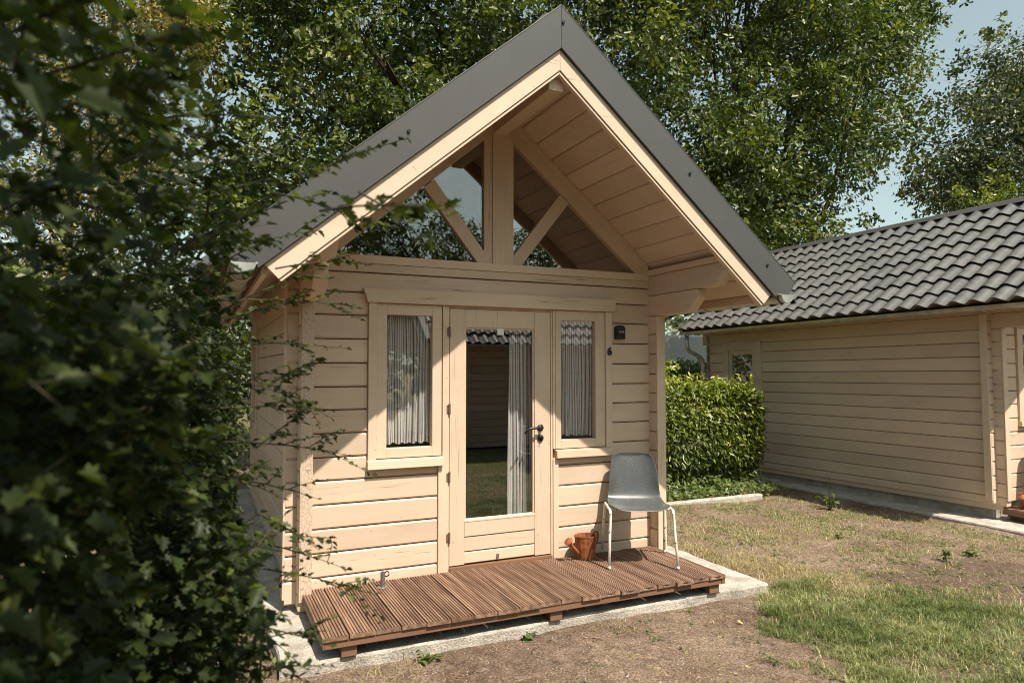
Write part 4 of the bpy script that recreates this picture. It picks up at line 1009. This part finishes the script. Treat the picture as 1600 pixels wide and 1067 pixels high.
def d_dry(x, y):
    k = np.zeros_like(x)
    k += 0.9*in_poly(x, y, [(2.42, -0.75), (2.42, 1.0), (2.75, 0.7), (3.2, -0.2), (3.5, -1.2), (3.1, -1.2), (2.8, -0.95)])*np.clip(1.4*vnoise(x, y, 4, 21)-0.15, 0, 1)
    k += 0.26*((x > 2.4) & (y > -0.6) & (y < 2.24))*np.clip(1.6*vnoise(x, y, 2.0, 22)+0.9*vnoise(x, y, 7.0, 28)-1.1, 0, 1)
    k += 0.10*((x > 2.4) & (y > -2.0))*(vnoise(x, y, 5, 29) > .5)
    k += 0.35*((x > -1.6) & (x < 2.6) & (y > -1.25) & (y < -0.88))*np.clip(1.8*vnoise(x, y, 3, 23)-0.7, 0, 1)
    k += 0.5*((x < -1.15) & (x > -2.0) & (y > -2.5))*np.clip(1.5*vnoise(x, y, 2.5, 24)-0.3, 0, 1)
    k += 0.25*((y < -3.5) & (x > -1))*vnoise(x, y, 2.0, 26)
    return k*off_slab(x, y)
p = scatter(230000, -2.0, 6.4, -4.0, 2.8, d_dry, 4); n = len(p); rr = np.random.default_rng(5)
blades('dry_grass', p, rr.uniform(0.02, 0.07, n)*(0.45+1.0*vnoise(p[:, 0], p[:, 1], 3, 25)), rr.uniform(0.0012, 0.0024, n), M['straw'], np.clip(rr.normal(0.42, 0.3, n), 0, 1), 6, 1.7)
def d_low(x, y):
    return (0.9*((x > 2.4) & (y > -0.9) & (y < 3.6))*np.clip(1.8*vnoise(x, y, 1.9, 31)+1.1*vnoise(x, y, 8.0, 32)-1.3, 0, 1)+0.5*((x > 2.44) & (x < 3.3) & (y > 0.1) & (y < 2.2))*np.clip(1.6*vnoise(x, y, 5, 33)-.5, 0, 1))*off_slab(x, y)+0.8*((y < -5.0) & (x > -1))
p = np.concatenate([scatter(70000, 2.4, 6.4, -0.9, 3.6, d_low, 7), scatter(90000, -1, 8, -8.7, -5.0, d_low, 107)]); n = len(p); rr = np.random.default_rng(8)
blades('low_green_grass', p, rr.uniform(0.012, 0.045, n), rr.uniform(0.0018, 0.0034, n), M['grass'], np.clip(rr.normal(0.6, 0.25, n), 0, 1), 9, 1.0)
# dry bits lying flat on the earth
def d_lit(x, y): return np.clip(1.3*vnoise(x, y, 1.6, 41)+0.9*vnoise(x, y, 6.5, 42)-0.75, 0.04, 1)*off_slab(x, y)
p = scatter(70000, -2.2, 6.4, -3.2, 2.6, d_lit, 10); n = len(p); rr = np.random.default_rng(11)
p[:, 2] += 0.007
o = leaves('straw_litter', p, rr.normal(size=(n, 3))*0.35+np.array([0, 0, 1]), rr.normal(size=(n, 3))*np.array([1, 1, 0.1]), rr.uniform(0.008, 0.04, n), np.clip(rr.normal(0.5, 0.3, n), 0, 1), leaf_template([(0, 0), (.05, .3), (.05, .7), (0, 1)], 0.1, 0.05), M['straw']); tag(o, kind='stuff')
p = scatter(26000, -2.2, 6.4, -3.2, 2.4, lambda x, y: 0.7*off_slab(x, y), 12); n = len(p); rr = np.random.default_rng(13)
oct_ = np.array([(1, 0, 0), (0, 1, 0), (-1, 0, 0), (0, -1, 0), (0, 0, .7), (0, 0, -.5)], float); tr = np.array([0, 1, 4, 1, 2, 4, 2, 3, 4, 3, 0, 4, 1, 0, 5, 2, 1, 5, 3, 2, 5, 0, 3, 5])
sz = 0.002+0.007*rr.random(n)**4; V = (p+np.array([0, 0, .005]))[:, None, :]+oct_[None]*sz[:, None, None]*rr.uniform(0.6, 1.4, (n, 6, 1))
o = mesh_np('pebbles', V.reshape(-1, 3), 3, (np.arange(n)[:, None]*6+tr[None]).ravel(), M['pebble']); tag(o, kind='stuff')
# small broad-leaved weeds in patches over the yard
def d_broad(x, y): return np.clip(1.7*vnoise(x, y, 1.8, 61)+1.2*vnoise(x, y, 5.5, 62)-1.55, 0, 1)*off_slab(x, y)*((x > 2.4)+0.25)
p = scatter(9000, -1.6, 6.4, -2.6, 2.6, d_broad, 16); rr = np.random.default_rng(17)
q = np.repeat(p, 6, 0); n = len(q); a = rr.uniform(0, 2*math.pi, n); q = q+np.stack([np.cos(a), np.sin(a), 0.35+0*a], 1)*rr.uniform(0.002, 0.018, (n, 1)); q[:, 2] += 0.008
o = leaves('yard_weeds', q, rr.normal(size=(n, 3))*0.35+np.array([0, 0, 1]), np.stack([np.cos(a), np.sin(a), 0.3+0*a], 1), rr.uniform(0.012, 0.032, n), np.clip(rr.normal(0.55, 0.25, n), 0, 1), SIMPLE_LEAF, M['weed']); tag(o, kind='stuff')
# twigs on the bare earth
mb = MB(); rz_ = random.Random(8)
for k in range(170):
    x, y = rz_.uniform(-1.3, 6.0), rz_.uniform(-2.4, 2.0)
    if not off_slab(np.array(x), np.array(y)): continue
    a = rz_.uniform(0, 6.28); L = rz_.uniform(0.03, 0.12); z = float(ground_z(x, y))+0.006
    mb.tube([(x, y, z), (x+math.cos(a)*L*.5, y+math.sin(a)*L*.5, z+.004), (x+math.cos(a+.4)*L, y+math.sin(a+.4)*L, z)], [.0022, .0018, .001], 4)
tag(mb.build('fallen_twigs', M['bark']), kind='stuff')
# fallen oak leaves on the earth
p = scatter(260, -1.0, 6.0, -2.6, 2.2, lambda x, y: 1.0*off_slab(x, y), 14); n = len(p); rr = np.random.default_rng(15); p[:, 2] += 0.01
o = leaves('fallen_leaves', p, rr.normal(size=(n, 3))*0.3+np.array([0, 0, 1]), rr.normal(size=(n, 3))*np.array([1, 1, 0]), rr.uniform(0.025, 0.05, n), np.clip(rr.normal(0.5, 0.3, n), 0, 1), OAK_LEAF, M['birch']); tag(o, kind='stuff')

def weed(name, label, x, y, z, n, h, size, seed, spread=0.09, mat='weed', spike=0):
    rr = np.random.default_rng(seed); ra = random.Random(seed)
    root = empty(name, (x, y, z)); tag(root, label, 'plant')
    mb = MB(); P = []; Nn = []; Fw = []
    for k in range(max(2, n//7)):
        a = ra.uniform(0, 6.28); e = Vector((math.cos(a)*spread*ra.random(), math.sin(a)*spread*ra.random(), h*ra.uniform(0.5, 1)))
        mb.tube([(0, 0, -0.02), e*0.5+Vector((0, 0, 0.01)), e], [0.003, 0.0022, 0.001], 5)
        for q in range(7):
            t = (q+1)/7; P.append(e*t); w = rr.normal(size=3)*0.4; w[2] += 0.8; Nn.append(w); b = rr.uniform(0, 6.28); Fw.append((math.cos(b), math.sin(b), 0.35))
    for k in range(spike):
        e = Vector((ra.uniform(-.03, .03), ra.uniform(-.03, .03), h*ra.uniform(1.5, 2.3))); mb.tube([(0, 0, 0), e*0.5, e], [0.0035, 0.003, 0.002], 5)
    mb.build('stem', M['twig'], root); m = len(P)
    leaves('foliage', np.array(P, float), np.array(Nn), np.array(Fw, float), size*rr.uniform(0.6, 1.2, m), rr.uniform(0.2, 1, m), SIMPLE_LEAF, M[mat], root)
    return root
gz = lambda x, y: float(ground_z(x, y))
weed('weed_plant', 'small leafy weed at the slab edge below the deck middle', 0.33, -0.95, gz(0.33, -0.95), 21, 0.05, 0.05, 1)
weed('weed_plant', 'small leafy weed under the left half of the deck front', -0.36, -0.98, gz(-.36, -.98), 28, 0.06, 0.055, 2)
weed('thistle_plant', 'upright thistle with tall stalk before the neighbouring side wall', 5.78, 1.42, gz(5.78, 1.42), 42, 0.20, 0.075, 3, 0.14, 'weed', 2)
weed('weed_plant', 'upright single weed on the bare earth at right', 4.75, -0.76, gz(4.75, -.76), 28, 0.17, 0.055, 4, 0.05)
weed('weed_plant', 'low round weed right of the upright one on bare earth', 5.15, -0.72, gz(5.15, -.72), 49, 0.06, 0.05, 5, 0.16)
weed('thistle_plant', 'wispy grey weed at the corner of the concrete edging', 5.55, 2.35, gz(5.55, 2.35), 28, 0.24, 0.05, 6, 0.22, 'weed', 3)
rr = np.random.default_rng(77); n = 3600; x = rr.uniform(2.5, 6.05, n); y = rr.uniform(2.37, 3.25, n); hh_ = 0.03+0.30*(vnoise(x, y, 3.5, 78)**2)*np.clip((y-2.3)/0.5, 0.3, 1)
o = leaves('ground_cover', np.stack([x, y, GZ+hh_*rr.random(n)**0.6], 1), rr.normal(size=(n, 3))*0.6+np.array([0, -.2, 1]), rr.normal(size=(n, 3))+np.array([0, -.3, .2]), rr.uniform(0.04, 0.09, n), np.clip(rr.normal(0.7, 0.3, n), 0, 1), SIMPLE_LEAF, M['weed']); tag(o, kind='stuff')
weed('weed_plant', 'small pale weed in the middle of the dry yard', 4.55, 0.25, gz(4.55, .25), 21, 0.05, 0.045, 8, 0.08)
weed('weed_plant', 'grassy weed on the left rim of the concrete slab', -1.28, -0.85, gz(-1.28, -.85), 35, 0.16, 0.05, 9, 0.15, 'weed', 3)
pl = empty('potted_plant', tuple(NLOC+Vector((-0.76, -0.22, 0.0)))); tag(pl, 'thin leafy plant growing out of the watering can at right edge', 'plant')
rr = np.random.default_rng(3); mb = MB(); P = []
for k in range(7):
    e = Vector((rr.uniform(-.07, .07), rr.uniform(-.07, .07), rr.uniform(.1, .22))); mb.tube([(0, 0, -.05), e*.5, e], [.003, .002, .001], 5)
    P += [e*t for t in (.6, .8, 1)]
mb.build('stem', M['twig'], pl); m = len(P)
leaves('foliage', np.array(P, float), rr.normal(size=(m, 3))+np.array([0, 0, 1]), rr.normal(size=(m, 3)), np.full(m, .05), rr.uniform(0, 1, m), LONG_LEAF, M['weed'], pl)

# ------------------------------------------------------------------ foreground hedge of field maple
fh = empty('maple_hedge', (-2.2, -3.2, GZ)); tag(fh, 'dark out of focus hedge with lobed leaves filling the left foreground', 'hedge')
B0 = np.array([-2.2, -3.2, GZ])
rf = random.Random(17); rr = np.random.default_rng(18)
LP, LN, LF, LS, LT = [], [], [], [], []
stems = MB()
def twig(p0, p1, nleaf, size, sag=0.05, r=0.004, tint=0.5, sub=0):
    p0 = Vector(p0); p1 = Vector(p1); L = (p1-p0).length
    side = (p1-p0).cross(Vector((0, 0, 1)))
    side = side.normalized() if side.length > 1e-6 else Vector((1, 0, 0))
    bend = side*rf.uniform(-0.12, 0.12)*L+Vector((0, 0, sag*L))
    def pt(t): return p0.lerp(p1, t)+bend*(4*t*(1-t))*0.5
    path = [pt(t) for t in (0, .25, .5, .75, 1)]
    stems.tube([tuple(np.array(q)-B0) for q in path], [r, r*.85, r*.7, r*.5, r*.25], 5)
    d0 = (p1-p0).normalized()
    for i in range(nleaf):
        t = (i+0.6)/nleaf; t = 0.12+0.88*t
        q = pt(min(t, 1)); s = 1 if i % 2 else -1
        f = side*s*rf.uniform(.5, 1)+d0*rf.uniform(.3, .9)+Vector((rf.uniform(-.2, .2), rf.uniform(-.2, .2), rf.uniform(-.25, .35)))
        if i == nleaf-1: f = d0.copy()
        LP.append(tuple(q)); LN.append((rf.gauss(0, .45), rf.gauss(0, .45), 1.0)); LF.append(tuple(f)); LS.append(size*rf.uniform(.6, 1.2)*(1-.35*t)); LT.append(min(1, max(0, tint+rf.gauss(0, .18))))
    for k in range(sub):
        t = rf.uniform(.25, .85); q = pt(t); s = rf.choice((-1, 1))
        e = q+(side*s*rf.uniform(.4, .9)+d0*rf.uniform(.5, 1)+Vector((0, 0, rf.uniform(-.5, .6))))*L*rf.uniform(.22, .4)
        twig(q, e, max(4, nleaf//2), size*.9, sag, r*.6, tint, 0)
# sprays that reach out over the path, given by where they hang (photo x, y, metres away)
SPRAYS = [((380, 960), (470, 890), 1.9, 2.0, 7, .034, 1), ((370, 1010), (510, 985), 1.8, 1.95, 8, .034, 1), ((390, 1050), (520, 1040), 1.7, 1.85, 8, .034, 1),
          ((430, 420), (560, 410), 2.0, 2.2, 10, .036, 3), ((420, 600), (500, 560), 2.0, 2.1, 10, .036, 3), ((400, 700), (480, 640), 1.9, 2.0, 10, .036, 3), ((400, 800), (500, 860), 1.8, 2.0, 10, .036, 3), ((350, 500), (480, 470), 1.9, 2.0, 10, .036, 3), ((340, 300), (520, 270), 1.8, 2.0, 11, .036, 3),
          ((380, 330), (640, 215), 1.75, 1.9, 13, .042, 3), ((420, 300), (600, 360), 1.7, 1.75, 11, .042, 3), ((500, 330), (705, 330), 1.35, 1.2, 7, .05, 1), ((560, 300), (668, 385), 1.35, 1.25, 6, .05, 1), ((330, 400), (500, 360), 1.9, 2.1, 10, .04, 2),
          ((330, 470), (555, 478), 2.1, 2.3, 13, .036, 3), ((320, 500), (500, 420), 2.0, 2.2, 10, .036, 3), ((300, 540), (545, 545), 2.0, 2.2, 13, .036, 2), ((330, 560), (520, 655), 2.1, 2.3, 13, .036, 3),
          ((320, 640), (520, 640), 1.9, 2.1, 12, .036, 3), ((330, 690), (548, 712), 2.0, 2.3, 13, .034, 3), ((300, 740), (500, 780), 1.9, 2.2, 11, .034, 3), ((310, 830), (545, 890), 1.8, 2.1, 13, .036, 3),
          ((330, 880), (590, 930), 1.9, 2.1, 13, .034, 3), ((300, 960), (520, 1010), 1.7, 1.9, 12, .036, 3), ((280, 1000), (470, 1060), 1.5, 1.6, 11, .036, 3), ((220, 560), (330, 590), .95, .95, 7, .062, 1), ((150, 640), (320, 700), .95, 1.0, 9, .066, 1),
          ((130, 760), (300, 790), 1.0, 1.05, 9, .062, 1), ((40, 560), (130, 610), .9, .9, 6, .06, 1), ((180, 700), (260, 600), .95, 1.0, 7, .066, 1), ((100, 880), (240, 930), 1.0, 1.1, 8, .06, 1),
          ((60, 120), (330, 30), .85, .8, 9, .055, 2), ((20, 200), (260, 130), .85, .9, 9, .055, 2), ((0, 60), (190, -30), .8, .75, 8, .055, 2), ((80, 300), (330, 200), 1.0, 1.1, 10, .05, 2), ((120, 380), (350, 290), 1.2, 1.3, 10, .048, 3), ((150, 250), (300, 110), 1.1, 1.1, 9, .05, 2),
          ((200, 420), (420, 350), 1.5, 1.7, 11, .045, 3), ((220, 480), (400, 420), 1.6, 1.8, 11, .042, 3), ((250, 640), (420, 600), 1.5, 1.8, 11, .042, 3), ((240, 800), (430, 740), 1.5, 1.7, 11, .042, 3), ((230, 930), (430, 860), 1.5, 1.7, 11, .042, 3), ((250, 1040), (440, 960), 1.5, 1.7, 11, .042, 3)]
for (a, b, da, db, nl, sz, sub) in SPRAYS:
    twig(at(*a, da), at(*b, db), int(nl*1.35), sz*(1.0 if da > 1.3 else .9), .06, .0028, .62, sub+1)
# body of the hedge: its top steps down towards the path gate, so the birch shows over it
def too_high(p):
    d = math.dist(p, CAM); lim = 1.52+0.41*d+0.10*(float(vnoise(p[0]*1.0, p[1]*1.0, 2.7, 93))-0.5)
    return p[2] > lim and rf.random() < (0.93 if p[2] > lim+0.12 else 0.6)
def face_x(y, z):
    "how far the hedge bulges towards the path"
    return -1.60+0.26*(float(vnoise(y, z, 2.1, 91))-0.45)+(0.06 if y > -3.4 else -0.12)-0.10*max(0, z-1.6)
for k in range(520):
    y = rf.uniform(-4.2, -1.7); z = GZ+rf.uniform(0.05, 2.3); fx = face_x(y, z); x = fx-0.12-abs(rf.gauss(0, .12))
    e = Vector((x, y, z))+Vector((rf.uniform(.02, .26), rf.uniform(-.3, .25), rf.uniform(-.12, .2)))
    e.x = min(e.x, fx+rf.uniform(-.04, .08))
    if math.dist(e, CAM) < 0.6 or math.dist((x, y, z), CAM) < 0.6: continue
    if too_high(e): continue
    twig((x, y, z), e, rf.randint(8, 12), .044, .06, .003, .5, 1)
for k in range(30):
    y = rf.uniform(-4.0, -1.9); x = rf.uniform(-2.7, -2.0)
    stems.tube([tuple(np.array((x, y, GZ-.1))-B0), tuple(np.array((x+rf.uniform(-.1, .1), y+rf.uniform(-.1, .1), .6))-B0), tuple(np.array((x+rf.uniform(-.15, .15), y+rf.uniform(-.2, .2), 1.4))-B0)], [.018, .012, .004], 6)
nm_ = 40000
for k in range(nm_):
    y = rf.uniform(-4.35, -1.6); z = GZ+2.5*rf.random(); fx = face_x(y, z)
    x = fx-0.03-abs(rf.gauss(0, .28))
    if z > 1.5+0.4*float(vnoise(x, y, 2.3, 92)) and rf.random() < .86: continue
    if math.dist((x, y, z), CAM) < 0.66 or too_high((x, y, z)): continue
    LP.append((x, y, z)); LN.append((rf.gauss(.25, .5), rf.gauss(-.2, .5), .8)); LF.append((rf.gauss(.3, .6), rf.gauss(-.1, .7), rf.gauss(-.25, .5)))
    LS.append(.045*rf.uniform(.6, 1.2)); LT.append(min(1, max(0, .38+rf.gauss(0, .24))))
stems.build('stem', M['twig'], fh, True)
LP = np.array(LP); LN = np.array(LN); LF = np.array(LF); LS = np.array(LS); LT = np.array(LT)
px, py, kk = project(LP)
inside = (kk > 0.3) & (px > -20) & (px < 1620) & (py > -20) & (py < 1090)
score = np.where(inside, LS/np.maximum(kk, .3), 0)
big = np.argsort(-score)[:300]; rest = np.ones(len(LP), bool); rest[big] = False
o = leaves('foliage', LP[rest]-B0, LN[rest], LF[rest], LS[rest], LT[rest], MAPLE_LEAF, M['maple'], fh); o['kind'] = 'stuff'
protos = []
for q in range(6):
    T, F = MAPLE_LEAF
    me = bpy.data.meshes.new('leaf'); me.from_pydata([tuple(v) for v in T*np.array([1+.12*math.sin(q*2.1), 1, .4+.35*q])], [], F)
    a = me.attributes.new('tint', 'FLOAT', 'POINT'); a.data.foreach_set('value', [.25+.12*q]*len(T)); me.materials.append(M['maple']); me.update(); protos.append(me)
Xb, Yb, Zb = frames(LN, LF)
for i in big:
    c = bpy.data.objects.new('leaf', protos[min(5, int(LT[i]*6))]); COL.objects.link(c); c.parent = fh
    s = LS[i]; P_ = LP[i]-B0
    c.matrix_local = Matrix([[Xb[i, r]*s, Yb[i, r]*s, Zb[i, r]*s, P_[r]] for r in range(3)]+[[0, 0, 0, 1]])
